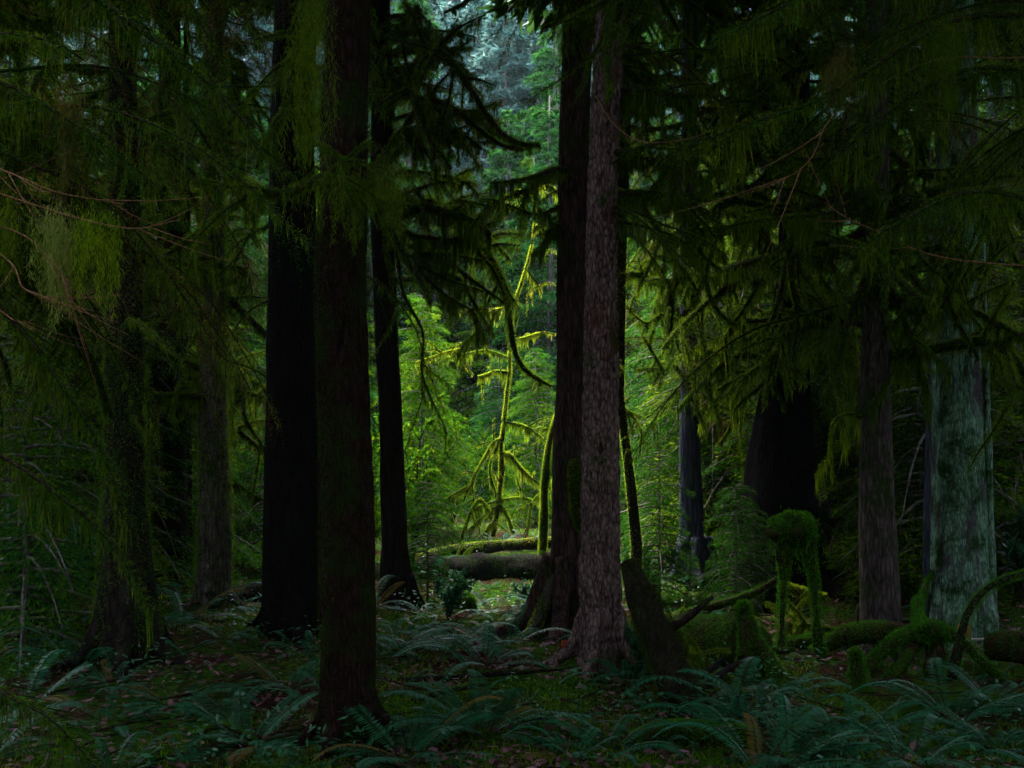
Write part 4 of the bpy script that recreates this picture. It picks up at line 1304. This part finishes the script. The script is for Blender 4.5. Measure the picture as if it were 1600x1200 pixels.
# the rest of the forest overhead, beside and behind: unseen, shaped to shade the foreground
CANOPY_N = 170000
def surrounding():
    rg = np.random.default_rng(78)
    b = MB()
    n = CANOPY_N
    P = np.stack([rg.uniform(-48, 48, n), rg.uniform(-45, 14.0, n), rg.uniform(8.5, 17, n)], -1)
    k = noise3(P * np.array([1, 1, .3]), .33) > 0.455
    for (hx, hy, hr) in ((-4.8, 1.2, 3.6), (5.0, 4.5, 2.6), (-1, 3.5, 1.6)):  # gaps shaped to let light down onto left boughs and pale trunk
        k &= (P[:, 0] - hx) ** 2 + (P[:, 1] - hy) ** 2 > hr ** 2
    P = P[k]
    b.blades(P, rg.normal(size=(len(P), 3)) * np.array([1, 1, .35]), rg.uniform(.5, 1.1, len(P)), .30, 0, N=np.array([0, 0, 1.0]) + rg.normal(size=(len(P), 3)) * .5)
    # flanks and rear, down to the ground
    n = 110000
    a = rg.uniform(0, 2 * pi, n)
    rad = rg.uniform(17, 46, n)
    Q = np.stack([rad * np.cos(a), rad * np.sin(a), rg.uniform(0, 11, n)], -1)
    k = (Q[:, 1] < np.abs(Q[:, 0]) * 1.0) & (Q[:, 1] < 30) & (noise3(Q, .4) > .3)
    Q = Q[k]
    Q[:, 2] += gz(Q[:, 0], Q[:, 1])
    b.blades(Q, rg.normal(size=(len(Q), 3)) * np.array([1, 1, .5]), rg.uniform(.5, 1.1, len(Q)), .30, 0)
    o = b.build('shade_canopy', [M_canopy])
    tag(o, 'unseen needle canopy shaped to shade the foreground, with gaps for light', 'forest canopy', kind='stuff')
surrounding()

# ------------------------------------------------------------------ what covers the floor
def floor_cover():
    rg = np.random.default_rng(91)
    def scatter(n, y0, y1, k=.62, p=1.0):
        y = y0 + (y1 - y0) * rg.random(n) ** p
        x = (rg.random(n) * 2 - 1) * (k * y + .6)
        return x, y
    b = MB()
    x, y = scatter(170000, 3.2, 24, p=1.25)
    P = np.stack([x, y, gz(x, y)], -1)
    keep = noise3(P, .9) + .25 * noise3(P, 5) > .56
    P = P[keep]
    n = len(P)
    b.blades(P, rg.normal(size=(n, 3)) * .6 + np.array([0, 0, .8]), rg.uniform(.02, .07, n), .008, 0)
    tag(b.build('ground_moss', [M_moss]), 'green moss carpeting the forest floor', 'moss', kind='stuff')
    b = MB()
    x, y = scatter(30000, 3.2, 24, p=1.2)
    P = np.stack([x, y, gz(x, y) + .012 + rg.random(len(x)) * .02], -1)
    keep = noise3(P + 40, .8) > .42
    P = P[keep]
    n = len(P)
    b.blades(P, rg.normal(size=(n, 3)) * np.array([1, 1, .22]), rg.uniform(.02, .085, n), rg.uniform(.012, .045, n), 0, N=np.array([0, 0, 1.0]) + rg.normal(size=(n, 3)) * .6)
    tag(b.build('leaf_litter', [M_litter]), 'fallen brown and purplish leaves scattered on the ground', 'leaf litter', kind='stuff')
    b = MB()
    x, y = scatter(20000, 3.2, 26, p=1.1)
    P = np.stack([x, y, gz(x, y)], -1)
    keep = noise3(P + 70, 1.3) > .66
    P = P[keep]
    P = np.repeat(P, 2, 0) + rg.normal(size=(2 * len(P), 3)) * np.array([.05, .05, .02])
    n = len(P)
    hh = .05 + .22 * rg.random(n) ** 2
    P[:, 2] += hh
    b.blades(P, rg.normal(size=(n, 3)) * np.array([1, 1, .35]), rg.uniform(.03, .07, n), .022, 0, N=np.array([0, 0, 1.0]) + rg.normal(size=(n, 3)) * .4)
    tag(b.build('undergrowth', [M_salal]), 'low leafy undergrowth spread between the ferns', 'undergrowth', kind='stuff')
    b = MB()
    x, y = scatter(420, 3.4, 20)
    for i in range(len(x)):
        a = rg.uniform(0, 6.28)
        l = rg.uniform(.15, 1.0)
        c = np.array([x[i], y[i], 0])
        e = c + np.array([cos(a) * l, sin(a) * l, 0])
        Q = crook(smooth_path([c, e], 10), .03, 4, i)
        Q[:, 2] = gz(Q[:, 0], Q[:, 1]) + .02 + rg.uniform(0, .05)
        b.tube(Q, np.linspace(.010, .003, 10), 5, 0)
    tag(b.build('twig_litter', [M_branch]), 'dead twigs strewn over the ground', 'twigs', kind='stuff')
floor_cover()

# one orange leaf resting by the foot of the red-grey trunk
b = MB()
p = W(883, 1014, 7.7)
zg = float(gz(p[0], p[1]))
for k in range(5):
    a = -1.2 + k * .6
    b.blades(np.array([[0, 0, .1]]), np.array([[sin(a) * .6, -.3, cos(a)]]), .075, .05, 0, N=np.array([[0, 1.0, .2]]))
b.tube(smooth_path([[0, 0, .0], [0, 0, .1]], 4), .002, 4, 0)
lf = b.build('fallen_leaf', [M_orange])
lf.location = (p[0], p[1], zg + .02)
tag(lf, 'single orange leaf standing up left of the red-grey trunk foot', 'leaf')
print('polys', sum(len(m.polygons) for m in bpy.data.meshes))

# thin forest air: far things fade towards pale blue
bm_v = [(x, y, z) for x in (-280, 280) for y in (-90, 310) for z in (-3, 150)]
me = bpy.data.meshes.new('haze')
me.from_pydata(bm_v, [], [(0, 1, 3, 2), (4, 6, 7, 5), (0, 4, 5, 1), (2, 3, 7, 6), (0, 2, 6, 4), (1, 5, 7, 3)])
hz = link(bpy.data.objects.new('haze', me))
m, nt = newmat('haze')
pv = nd(nt, 'ShaderNodeVolumePrincipled')
pv.inputs['Color'].default_value = (.78, .9, 1, 1)
pv.inputs['Density'].default_value = 0.0002
nt.links.new(pv.outputs[0], nd(nt, 'ShaderNodeOutputMaterial').inputs['Volume'])
me.materials.append(m)
tag(hz, 'thin pale haze hanging between the far trees', 'haze', kind='stuff')
